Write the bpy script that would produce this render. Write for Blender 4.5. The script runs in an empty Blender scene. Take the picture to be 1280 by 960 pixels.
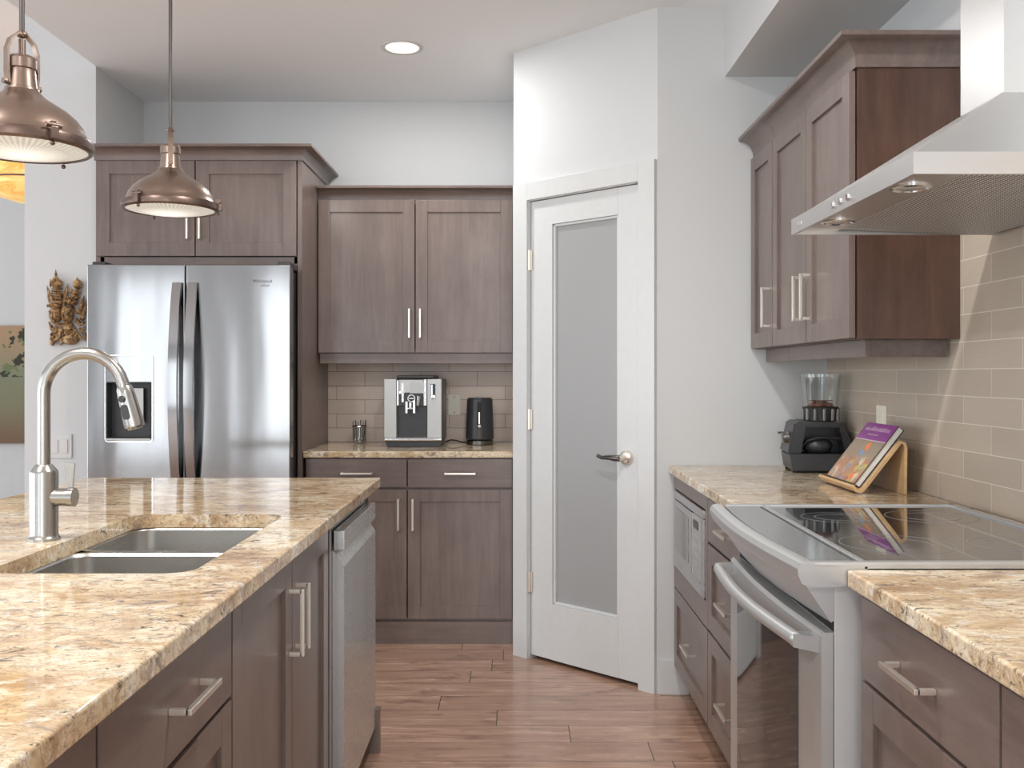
import bpy, bmesh, math, random
from mathutils import Vector, Matrix
random.seed(7)
S = bpy.context.scene
COL = S.collection
PI = math.pi

# ------------------------------------------------------------------ camera, world, lights, exposure
EYE = 1.277
F = 1220.0
cd = bpy.data.cameras.new('camera'); cam = bpy.data.objects.new('camera', cd); COL.objects.link(cam)
cam.location = (0, 0, EYE); cam.rotation_euler = (PI/2, 0, 0)
cd.sensor_width = 36.0; cd.lens = 36.0*F/1280.0
cd.shift_x = -2/1280.0; cd.shift_y = -12/1280.0; cd.clip_start = 0.02
S.camera = cam
S.view_settings.view_transform = 'Standard'; S.view_settings.look = 'None'
S.view_settings.gamma = 1.0; S.view_settings.use_curve_mapping = False
S.view_settings.exposure = -0.28
w = bpy.data.worlds.new('sky'); S.world = w; w.use_nodes = True
w.node_tree.nodes['Background'].inputs[0].default_value = (0.86, 0.93, 1.0, 1)
w.node_tree.nodes['Background'].inputs[1].default_value = 1.3

def area(name, loc, rot, sx, sy, power, color=(1, 1, 1), spread=None):
    l = bpy.data.lights.new(name, 'AREA'); l.shape = 'RECTANGLE'; l.size = sx; l.size_y = sy
    l.energy = power; l.color = color
    if spread: l.spread = spread
    o = bpy.data.objects.new(name, l); COL.objects.link(o); o.location = loc; o.rotation_euler = rot
    return o
# daylight through the tall windows behind the camera and in the left wall (unseen; more added on the left and tilted up to brighten the ceiling)
T = math.radians(14)
DAY = (0.90, 0.96, 1.0)
area('window_daylight', (-4.85, -4.115, 1.36), (PI/2, 0, 0), 0.88, 2.44, 27, DAY)
area('window_daylight', (-2.55, -4.115, 1.36), (PI/2, 0, 0), 1.58, 2.44, 49, DAY)
area('window_daylight', (0.05, -4.115, 1.36), (PI/2, 0, 0), 1.78, 2.44, 66, DAY)
area('window_daylight', (-6.30, -1.2, 1.35), (PI/2+T, 0, -PI/2), 3.2, 2.3, 98, DAY)
area('window_daylight', (-6.30, 2.4, 1.35), (PI/2+T, 0, -PI/2), 2.6, 2.3, 68, DAY)
area('window_daylight', (-6.30, 5.8, 1.35), (PI/2+T, 0, -PI/2), 1.8, 2.3, 34, DAY)

# ------------------------------------------------------------------ node helpers / materials
class N:
    def __init__(s, name):
        s.m = bpy.data.materials.new(name); s.m.use_nodes = True
        s.t = s.m.node_tree; s.t.nodes.clear()
        s.out = s.t.nodes.new('ShaderNodeOutputMaterial')
        s.b = s.t.nodes.new('ShaderNodeBsdfPrincipled')
        s.t.links.new(s.b.outputs[0], s.out.inputs[0])
    def n(s, typ, **kw):
        x = s.t.nodes.new(typ)
        for k, v in kw.items():
            if k.startswith('i_'):
                x.inputs[k[2:].replace('_', ' ')].default_value = v
            else: setattr(x, k, v)
        return x
    def l(s, a, b): s.t.links.new(a, b)
    def coord(s, which='Object', scale=(1, 1, 1), loc=(0, 0, 0)):
        if which == 'Position':
            o = s.n('ShaderNodeNewGeometry').outputs['Position']
        else:
            o = s.n('ShaderNodeTexCoord').outputs[which]
        m = s.n('ShaderNodeMapping'); m.inputs['Scale'].default_value = scale; m.inputs['Location'].default_value = loc
        s.l(o, m.inputs['Vector']); return m.outputs[0]
    def noise(s, v, scale, detail=4, rough=0.55, dist=0.0):
        x = s.n('ShaderNodeTexNoise'); s.l(v, x.inputs['Vector'])
        x.inputs['Scale'].default_value = scale; x.inputs['Detail'].default_value = detail
        x.inputs['Roughness'].default_value = rough; x.inputs['Distortion'].default_value = dist
        return x.outputs[0]
    def ramp(s, f, stops):
        x = s.n('ShaderNodeValToRGB'); s.l(f, x.inputs[0]); e = x.color_ramp.elements
        while len(e) < len(stops): e.new(0.5)
        for i, (p, c) in enumerate(stops):
            e[i].position = p; e[i].color = tuple(c)+(1,) if len(c) == 3 else c
        return x.outputs[0]
    def mix(s, f, a, b, mode='MIX'):
        x = s.n('ShaderNodeMix', data_type='RGBA', blend_type=mode)
        if isinstance(f, (int, float)): x.inputs[0].default_value = f
        else: s.l(f, x.inputs[0])
        for k, v in ((6, a), (7, b)):
            if isinstance(v, tuple): x.inputs[k].default_value = v+(1,) if len(v) == 3 else v
            else: s.l(v, x.inputs[k])
        return x.outputs[2]
    def math(s, op, a, b=0.0, c=0.0):
        x = s.n('ShaderNodeMath', operation=op)
        for i, v in enumerate((a, b, c)):
            if isinstance(v, (int, float)): x.inputs[i].default_value = v
            else: s.l(v, x.inputs[i])
        return x.outputs[0]
    def bump(s, h, strength=0.2, dist=0.001):
        x = s.n('ShaderNodeBump'); s.l(h, x.inputs['Height'])
        x.inputs['Strength'].default_value = strength; x.inputs['Distance'].default_value = dist
        s.l(x.outputs[0], s.b.inputs['Normal']); return x
    def set(s, **kw):
        for k, v in kw.items():
            k = k.replace('_', ' ')
            if isinstance(v, (int, float, tuple)):
                if isinstance(v, tuple) and len(v) == 3: v = v+(1,)
                s.b.inputs[k].default_value = v
            else: s.l(v, s.b.inputs[k])
        return s

def srgb(r, g, b):
    f = lambda c: (c/255/12.92) if c/255 <= 0.04045 else ((c/255+0.055)/1.055)**2.4
    return (f(r), f(g), f(b))

def simple(name, col, rough=0.5, metal=0.0, **kw):
    m = N(name)
    v = m.coord('Object'); f = m.noise(v, 35, 3)
    c = m.mix(f, tuple(x*0.96 for x in col), tuple(min(1, x*1.04) for x in col))
    m.set(Base_Color=c, Roughness=rough, Metallic=metal, **kw)
    return m.m

def wall_paint(name, col, rough=0.6):
    m = N(name); v = m.coord('Object')
    f = m.noise(v, 160, 3); m.set(Base_Color=col, Roughness=rough)
    m.b.inputs['Specular IOR Level'].default_value = 0.3
    m.bump(f, 0.08, 0.001); return m.m

def wood(name, axis, c0, c1, c2, rough=0.36, coat=0.22, scale=1.0):
    m = N(name)
    sc = {'z': (14, 14, 1.2), 'x': (1.2, 14, 14), 'y': (14, 1.2, 14)}[axis]
    sc = tuple(k*scale for k in sc)
    v = m.coord('Object', sc)
    f = m.noise(v, 2.2, 8, 0.62, 0.4)
    big = m.noise(m.coord('Object', (3.0, 3.0, 2.0)), 1.6, 4, 0.6)
    pore = m.noise(m.coord('Object', tuple(k*6 for k in sc)), 4, 2)
    c = m.ramp(f, [(0.25, c0), (0.52, c1), (0.8, c2)])
    c = m.mix(m.ramp(big, [(0.35, (0, 0, 0)), (0.65, (1, 1, 1))]), m.mix(0.3, c, c0), m.mix(0.35, c, c2))
    c = m.mix(m.math('MULTIPLY', m.math('LESS_THAN', pore, 0.4), 0.22), c, c0)
    m.set(Base_Color=c, Roughness=m.math('MULTIPLY_ADD', f, 0.12, rough-0.06))
    m.b.inputs['Coat Weight'].default_value = coat; m.b.inputs['Coat Roughness'].default_value = 0.16
    m.bump(f, 0.06, 0.001)
    return m.m

M = {}
M['wall'] = wall_paint('painted_wall', (0.65, 0.66, 0.665))
M['ceil'] = wall_paint('ceiling_paint', (0.92, 0.94, 0.955), 0.8)
M['trim'] = simple('white_trim', (0.66, 0.67, 0.67), 0.35)
cab0, cab1, cab2 = (0.115, 0.081, 0.070), (0.172, 0.127, 0.111), (0.235, 0.178, 0.158)
M['wood'] = wood('stained_maple_upright', 'z', cab0, cab1, cab2)
M['woodh'] = wood('stained_maple_level', 'x', cab0, cab1, cab2)
M['woody'] = wood('stained_maple_lengthwise', 'y', cab0, cab1, cab2)
M['woodend'] = wood('reddish_maple_veneer', 'z', (0.040, 0.019, 0.012), (0.085, 0.041, 0.027), (0.135, 0.068, 0.045), 0.36, 0.15, 0.7)  # same cabinet maple, darker and redder: missing sheen put into the colour
M['inside'] = simple('cabinet_gap_dark', (0.012, 0.009, 0.008), 0.8)
M['plywood'] = wood('bent_birch', 'y', (0.50, 0.30, 0.14), (0.62, 0.40, 0.20), (0.70, 0.48, 0.26), 0.4, 0.1)
M['nickel'] = simple('brushed_nickel', (0.80, 0.74, 0.66), 0.30, 0.85)
M['chrome'] = simple('chrome', (0.75, 0.75, 0.76), 0.12, 1.0)
M['black'] = simple('black_plastic', (0.018, 0.018, 0.019), 0.32)
M['blackm'] = simple('matt_black', (0.012, 0.012, 0.012), 0.7)
M['dark'] = simple('dark_grey_plastic', (0.034, 0.034, 0.037), 0.34)
M['silver'] = simple('silver_plastic', (0.50, 0.50, 0.49), 0.38, 0.35)
M['white_plastic'] = simple('almond_plastic', (0.90, 0.86, 0.76), 0.35)
M['wplate'] = simple('white_plate', (0.66, 0.655, 0.64), 0.35)
M['screen'] = simple('grey_display', (0.55, 0.57, 0.58), 0.15)
M['darknickel'] = simple('dark_antique_nickel', (0.16, 0.15, 0.14), 0.3, 1.0)
M['bronze'] = simple('antique_copper', (0.29, 0.215, 0.175), 0.30, 0.9)
M['bronze'].node_tree.nodes['Principled BSDF'].inputs['Coat Weight'].default_value = 0.3
M['bronzed'] = simple('dark_bronze', (0.17, 0.12, 0.10), 0.35, 0.9)
M['rod'] = simple('dark_rod', (0.10, 0.09, 0.085), 0.4, 0.6)
M['enamel'] = simple('grey_enamel_side', (0.66, 0.66, 0.655), 0.4, 0.2)
M['paper'] = simple('paper_pages', (0.72, 0.70, 0.66), 0.8)
M['redring'] = simple('red_brown_plastic', (0.16, 0.035, 0.02), 0.35)

def steel(name, col=(0.62, 0.62, 0.63), rough=0.26, brush='x', wav=0.0, aniso=0.5, metal=1.0):
    m = N(name)
    sc = {'x': (1, 60, 60), 'z': (60, 60, 1), 'y': (60, 1, 60)}[brush]
    f = m.noise(m.coord('Object', sc), 26, 3)
    m.set(Base_Color=m.mix(f, tuple(c*0.93 for c in col), tuple(min(1, c*1.05) for c in col)),
          Roughness=m.math('MULTIPLY_ADD', f, 0.10, rough-0.05), Metallic=metal)
    m.b.inputs['Anisotropic'].default_value = aniso
    if wav:
        g = m.noise(m.coord('Object', (5.0, 5.0, 0.8)), 1.0, 1.5, 0.35)
        m.bump(g, 1.0, wav)
    else:
        m.bump(f, 0.04, 0.0005)
    return m.m
M['steel'] = steel('brushed_steel')
M['fridge'] = steel('fridge_steel', (0.36, 0.36, 0.365), 0.13, 'x', 0.005, 0.0)
M['faucet'] = steel('faucet_nickel', (0.40, 0.39, 0.37), 0.26, 'z', 0, 0.0)
M['sinksteel'] = steel('sink_steel', (0.58, 0.57, 0.55), 0.28, 'y', 0, 0.2)
M['hoodsteel'] = steel('hood_steel', (0.76, 0.76, 0.76), 0.36, 'y', 0, 0.2)
M['rangesteel'] = steel('range_steel', (0.62, 0.63, 0.635), 0.34, 'y', 0, 0.2, 0.65)
M['dwsteel'] = steel('dishwasher_steel', (0.66, 0.68, 0.68), 0.26, 'y', 0.003, 0.2, 0.85)

def granite():
    m = N('speckled_granite')
    v = m.coord('Position', (0.62, 1.0, 1.0))
    warp = m.noise(v, 3.0, 2)
    a = m.noise(v, 7, 8, 0.66, 0.7)
    c = m.ramp(a, [(0.34, srgb(166, 136, 104)), (0.45, srgb(206, 180, 145)), (0.54, srgb(226, 208, 178)), (0.66, srgb(236, 228, 210))])
    b = m.noise(m.coord('Position', (0.8, 1, 1), (1, 4, 2)), 30, 6, 0.7, 0.5)
    c = m.mix(m.ramp(b, [(0.55, (0, 0, 0)), (0.64, (0.8, 0.8, 0.8))]), c, srgb(188, 156, 118))
    k2 = m.noise(m.coord('Position', (0.8, 1, 1), (5, 2, 8)), 24, 4, 0.6)
    c = m.mix(m.ramp(k2, [(0.56, (0, 0, 0)), (0.66, (0.8, 0.8, 0.8))]), c, srgb(228, 220, 204))
    vn = m.noise(m.coord('Position', (0.45, 1, 1), (11, 5, 6)), 16, 9, 0.75, 1.6)
    vr = m.ramp(vn, [(0.470, (0, 0, 0)), (0.495, (0.75, 0.75, 0.75)), (0.505, (0.75, 0.75, 0.75)), (0.53, (0, 0, 0))])
    c = m.mix(m.math('MULTIPLY', vr, 0.8), c, srgb(150, 122, 96))
    mask = m.ramp(m.noise(m.coord('Position', (0.6, 1, 1), (9, 1, 3)), 6, 3), [(0.42, (0, 0, 0)), (0.58, (1, 1, 1))])
    g = m.noise(m.coord('Position', (0.6, 1, 1), (3.1, 1.7, 0)), 46, 6, 0.72, 0.8)
    c = m.mix(m.math('MULTIPLY', mask, m.ramp(g, [(0.53, (0, 0, 0)), (0.60, (0.85, 0.85, 0.85))])), c, srgb(132, 116, 104))
    d = m.noise(m.coord('Position', (0.55, 1, 1), (7, 3, 1)), 30, 8, 0.74, 1.0)
    c = m.mix(m.ramp(d, [(0.59, (0, 0, 0)), (0.635, (0.9, 0.9, 0.9))]), c, srgb(72, 60, 56))
    k = m.noise(m.coord('Position', (1, 1, 1), (2, 9, 4)), 95, 3, 0.6)
    c = m.mix(m.ramp(k, [(0.62, (0, 0, 0)), (0.68, (0.7, 0.7, 0.7))]), c, srgb(92, 76, 68))
    m.set(Base_Color=c, Roughness=0.07)
    m.b.inputs['Specular IOR Level'].default_value = 0.38
    return m.m
M['granite'] = granite()

def tiles(name, axis, phase, width, col, mortar, amt):
    m = N(name)
    g = m.n('ShaderNodeNewGeometry'); sp = m.n('ShaderNodeSeparateXYZ'); m.l(g.outputs['Position'], sp.inputs[0])
    u = m.math('SUBTRACT', sp.outputs[axis], phase)
    u = m.math('ADD', u, width*40)
    z = m.math('SUBTRACT', sp.outputs[2], 0.914)
    cb = m.n('ShaderNodeCombineXYZ'); m.l(u, cb.inputs[0]); m.l(z, cb.inputs[1])
    br = m.n('ShaderNodeTexBrick', offset=0.5, offset_frequency=2)
    m.l(cb.outputs[0], br.inputs['Vector'])
    br.inputs['Scale'].default_value = 1; br.inputs['Mortar Size'].default_value = 0.0013
    br.inputs['Mortar Smooth'].default_value = 0.2; br.inputs['Bias'].default_value = 0
    br.inputs['Brick Width'].default_value = width; br.inputs['Row Height'].default_value = 0.0756
    br.inputs['Color1'].default_value = tuple(c*0.93 for c in col)+(1,)
    br.inputs['Color2'].default_value = tuple(c*1.07 for c in col)+(1,)
    br.inputs['Mortar'].default_value = mortar+(1,)
    sc = [1.5, 1.5, 110]; sc[1-axis] = 1.5
    lin = m.noise(m.coord('Position', (4, 4, 130)), 3.0, 5, 0.7)
    blot = m.noise(m.coord('Position', (3, 3, 7)), 2.0, 3)
    c = m.mix(m.math('MULTIPLY', m.ramp(lin, [(0.35, (0, 0, 0)), (0.65, (1, 1, 1))]), amt), br.outputs[0], tuple(k*0.6 for k in col), 'MIX')
    c = m.mix(m.math('MULTIPLY', blot, 0.25), c, tuple(min(1, k*1.2) for k in col))
    c = m.mix(br.outputs[1], c, mortar)
    m.set(Base_Color=c, Roughness=0.38)
    hb = m.math('SUBTRACT', m.math('MULTIPLY', lin, 0.25), br.outputs[1])
    m.bump(hb, 0.5, 0.0012)
    return m.m
M['tile_r'] = tiles('linen_tile_side', 1, 2.716, 0.316, srgb(190, 176, 160), srgb(226, 216, 202), 0.2)
M['tile_b'] = tiles('linen_tile_back', 0, -0.044, 0.302, srgb(226, 208, 194), srgb(140, 120, 106), 0.34)

def floor_mat():
    m = N('hardwood_planks')
    g = m.n('ShaderNodeNewGeometry'); sp = m.n('ShaderNodeSeparateXYZ'); m.l(g.outputs['Position'], sp.inputs[0])
    W = 0.163; L = 1.25
    r = m.math('DIVIDE', m.math('SUBTRACT', sp.outputs[1], 4.2), W)
    row = m.math('FLOOR', r); fr = m.math('FRACT', r)
    wn = m.n('ShaderNodeTexWhiteNoise', noise_dimensions='1D'); m.l(row, wn.inputs['W'])
    uu = m.math('ADD', m.math('DIVIDE', sp.outputs[0], L), m.math('MULTIPLY', wn.outputs[0], 7.0))
    colm = m.math('FLOOR', uu); fu = m.math('FRACT', uu)
    cb = m.n('ShaderNodeCombineXYZ'); m.l(row, cb.inputs[0]); m.l(colm, cb.inputs[1])
    w2 = m.n('ShaderNodeTexWhiteNoise', noise_dimensions='2D'); m.l(cb.outputs[0], w2.inputs['Vector'])
    pv = m.n('ShaderNodeCombineXYZ')
    m.l(m.math('MULTIPLY', sp.outputs[0], 1.6), pv.inputs[0])
    m.l(m.math('MULTIPLY', sp.outputs[1], 12.0), pv.inputs[1])
    m.l(m.math('MULTIPLY', w2.outputs[0], 40.0), pv.inputs[2])
    f = m.noise(pv.outputs[0], 2.0, 7, 0.62, 0.7)
    pv2 = m.n('ShaderNodeCombineXYZ')
    m.l(m.math('MULTIPLY', sp.outputs[0], 2.5), pv2.inputs[0]); m.l(m.math('MULTIPLY', sp.outputs[1], 5.0), pv2.inputs[1])
    m.l(m.math('MULTIPLY', w2.outputs[0], 17.0), pv2.inputs[2])
    blot = m.noise(pv2.outputs[0], 2.6, 4, 0.6)
    c = m.ramp(f, [(0.28, srgb(140, 108, 92)), (0.5, srgb(186, 150, 128)), (0.75, srgb(216, 182, 158))])
    c = m.mix(m.math('MULTIPLY', w2.outputs[0], 0.55), c, srgb(158, 124, 106))
    c = m.mix(m.ramp(blot, [(0.56, (0, 0, 0)), (0.72, (0.65, 0.65, 0.65))]), c, srgb(112, 84, 70))
    e1 = m.math('LESS_THAN', fr, 0.018); e2 = m.math('LESS_THAN', fu, 0.0028)
    e = m.math('MAXIMUM', e1, e2)
    c = m.mix(e, c, srgb(66, 46, 38))
    m.set(Base_Color=c, Roughness=m.math('MULTIPLY_ADD', f, 0.12, 0.20))
    m.b.inputs['Coat Weight'].default_value = 0.25; m.b.inputs['Coat Roughness'].default_value = 0.12
    h = m.math('SUBTRACT', m.math('MULTIPLY', f, 0.3), e)
    m.bump(h, 0.35, 0.0015)
    return m.m
M['floor'] = floor_mat()

def glass(name, col=(1, 1, 1), rough=0.0, trans=1.0, ior=1.45):
    m = N(name); m.set(Base_Color=col, Roughness=rough); m.b.inputs['Transmission Weight'].default_value = trans
    m.b.inputs['IOR'].default_value = ior
    return m.m
def thin_glass(name, tint=(0.93, 0.95, 0.95)):
    m = N(name); m.set(Base_Color=tint, Roughness=0.03)
    tr = m.n('ShaderNodeBsdfTransparent'); tr.inputs[0].default_value = tint+(1,)
    gl = m.n('ShaderNodeBsdfGlossy'); gl.inputs['Roughness'].default_value = 0.03
    lw = m.n('ShaderNodeLayerWeight'); lw.inputs[0].default_value = 0.35
    f = m.math('MULTIPLY_ADD', lw.outputs['Facing'], 0.55, 0.07)
    mx = m.n('ShaderNodeMixShader'); m.l(f, mx.inputs[0]); m.l(tr.outputs[0], mx.inputs[1]); m.l(gl.outputs[0], mx.inputs[2])
    m.l(mx.outputs[0], m.out.inputs[0]); return m.m
M['thin'] = thin_glass('clear_thin_glass')
m_ = N('frosted_glass'); m_.set(Base_Color=(0.42, 0.425, 0.43), Roughness=0.42)
m_.b.inputs['Transmission Weight'].default_value = 0.15
m_.bump(m_.noise(m_.coord('Object'), 300, 2), 0.05, 0.0005); M['frost'] = m_.m
M['ovenglass'] = simple('dark_oven_glass', (0.035, 0.035, 0.037), 0.05)
M['ovenglass'].node_tree.nodes['Principled BSDF'].inputs['IOR'].default_value = 1.6
M['cooktop'] = simple('ceramic_cooktop', (0.035, 0.036, 0.04), 0.05)
M['cooktop'].node_tree.nodes['Principled BSDF'].inputs['Coat Weight'].default_value = 1.0
M['cooktop'].node_tree.nodes['Principled BSDF'].inputs['Coat Roughness'].default_value = 0.02
M['ctrlglass'] = simple('grey_control_glass', (0.20, 0.205, 0.21), 0.08)
M['burner'] = simple('burner_marking', (0.22, 0.22, 0.23), 0.3)
M['mwglass'] = simple('microwave_glass', (0.30, 0.29, 0.28), 0.12, 0.8)

def emis(name, col, strength, base=(0.8, 0.8, 0.8)):
    m = N(name); m.set(Base_Color=base, Roughness=0.3)
    m.b.inputs['Emission Color'].default_value = col+(1,); m.b.inputs['Emission Strength'].default_value = strength
    return m.m
M['canlight'] = emis('lit_downlight', (1.0, 0.86, 0.62), 1.6)
M['amber'] = None
def amber_mat():
    m = N('lit_amber_glass'); f = m.noise(m.coord('Object', (6, 6, 12)), 1.5, 5, 0.6, 1.0)
    c = m.ramp(f, [(0.3, (0.95, 0.42, 0.08)), (0.6, (1.0, 0.72, 0.25))])
    m.set(Base_Color=c, Roughness=0.3, Emission_Color=c); m.b.inputs['Emission Strength'].default_value = 0.5
    return m.m
M['amber'] = amber_mat()
def lens_mat():
    m = N('lit_ribbed_lens'); tc = m.n('ShaderNodeTexCoord'); sp = m.n('ShaderNodeSeparateXYZ'); m.l(tc.outputs['Object'], sp.inputs[0])
    ang = m.math('ARCTAN2', sp.outputs[1], sp.outputs[0])
    rr = m.math('SQRT', m.math('ADD', m.math('POWER', sp.outputs[0], 2.0), m.math('POWER', sp.outputs[1], 2.0)))
    rib = m.math('MULTIPLY_ADD', m.math('SINE', m.math('MULTIPLY', ang, 60.0)), 0.5, 0.5)
    hot = m.math('MAXIMUM', m.math('SUBTRACT', 1.0, m.math('MULTIPLY', rr, 11.0)), 0.0)
    st = m.math('ADD', m.math('MULTIPLY_ADD', rib, 0.26, 0.36), m.math('MULTIPLY', hot, 0.9))
    m.set(Base_Color=(0.42, 0.40, 0.36), Roughness=0.3, Emission_Color=(1.0, 0.95, 0.82), Emission_Strength=st)
    m.bump(rib, 0.5, 0.002)
    return m.m
M['lens'] = lens_mat()
def mesh_filter():
    m = N('perforated_filter')
    g = m.n('ShaderNodeNewGeometry'); sp = m.n('ShaderNodeSeparateXYZ'); m.l(g.outputs['Position'], sp.inputs[0])
    k = 80.0
    a = m.math('SINE', m.math('MULTIPLY', m.math('ADD', sp.outputs[0], sp.outputs[1]), 2*PI*k*0.7))
    b = m.math('SINE', m.math('MULTIPLY', m.math('SUBTRACT', sp.outputs[0], sp.outputs[1]), 2*PI*k*0.7))
    h = m.math('MULTIPLY', a, b)
    hole = m.math('GREATER_THAN', h, 0.05)
    c = m.mix(hole, (0.95, 0.95, 0.95), (0.03, 0.03, 0.03))
    m.set(Base_Color=c, Roughness=0.35, Metallic=m.math('MULTIPLY', m.math('SUBTRACT', 1.0, hole), 0.5))
    m.b.inputs['Specular IOR Level'].default_value = 0.15
    m.bump(m.math('MULTIPLY', h, -1.0), 0.8, 0.004)
    return m.m
M['filter'] = mesh_filter()
def carve():
    m = N('aged_carved_wood'); f = m.noise(m.coord('Object'), 55, 6, 0.7)
    g = m.noise(m.coord('Object'), 14, 3)
    c = m.ramp(f, [(0.38, srgb(70, 50, 36)), (0.50, srgb(160, 120, 78)), (0.62, srgb(224, 188, 132))])
    c = m.mix(m.math('MULTIPLY', g, 0.4), c, srgb(120, 92, 70))
    m.set(Base_Color=c, Roughness=0.5); m.bump(f, 0.8, 0.0035); return m.m
M['carved'] = carve()
def paint_mat():
    m = N('painted_canvas'); tc = m.n('ShaderNodeTexCoord'); sp = m.n('ShaderNodeSeparateXYZ'); m.l(tc.outputs['Object'], sp.inputs[0])
    n1 = m.noise(m.coord('Object'), 4, 5)
    h = m.math('ADD', m.math('DIVIDE', sp.outputs[2], 0.89), m.math('MULTIPLY_ADD', n1, 0.2, -0.1))
    c = m.ramp(h, [(0.05, srgb(120, 96, 76)), (0.3, srgb(128, 124, 98)), (0.6, srgb(128, 134, 108)), (0.9, srgb(172, 142, 112))])
    b = m.noise(m.coord('Object', (7, 1, 9)), 1.2, 3)
    up = m.math('GREATER_THAN', sp.outputs[2], 0.5)
    c = m.mix(m.math('MULTIPLY', m.math('GREATER_THAN', b, 0.56), up), c, srgb(52, 52, 40))
    b2 = m.noise(m.coord('Object', (9, 1, 9), (3, 0, 2)), 1.2, 3)
    c = m.mix(m.math('MULTIPLY', m.math('GREATER_THAN', b2, 0.60), up), c, srgb(108, 120, 82))
    m.set(Base_Color=c, Roughness=0.7); return m.m
M['painting'] = paint_mat()
def food():
    m = N('food_photo_print'); v = m.coord('Object')
    n1 = m.noise(v, 18, 5, 0.6, 1.0)
    vo = m.n('ShaderNodeTexVoronoi'); m.l(v, vo.inputs['Vector']); vo.inputs['Scale'].default_value = 42
    h = m.n('ShaderNodeSeparateColor'); m.l(vo.outputs['Color'], h.inputs[0])
    dish = m.ramp(h.outputs[0], [(0.0, srgb(186, 92, 50)), (0.25, srgb(214, 160, 90)), (0.45, srgb(120, 84, 70)), (0.6, srgb(226, 206, 176)), (0.75, srgb(128, 140, 168)), (0.9, srgb(196, 180, 84))])
    d2 = m.mix(m.ramp(n1, [(0.4, (0, 0, 0)), (0.6, (1, 1, 1))]), dish, srgb(178, 128, 96))
    tc = m.n('ShaderNodeTexCoord'); sp = m.n('ShaderNodeSeparateXYZ'); m.l(tc.outputs['Object'], sp.inputs[0])
    top = m.ramp(m.math('ADD', sp.outputs[2], m.math('MULTIPLY', n1, 0.05)), [(0.095, (0, 0, 0)), (0.125, (1, 1, 1))])
    c = m.mix(top, d2, srgb(150, 132, 112))
    m.set(Base_Color=c, Roughness=0.25); return m.m
M['food'] = food()
M['purple'] = simple('purple_cover', srgb(150, 70, 150), 0.3)
M['pinkline'] = simple('pale_cover_line', srgb(225, 200, 215), 0.4)
M['orange'] = simple('orange_print', srgb(226, 130, 70), 0.3)
M['bluep'] = simple('blue_print', srgb(120, 150, 190), 0.3)

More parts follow.
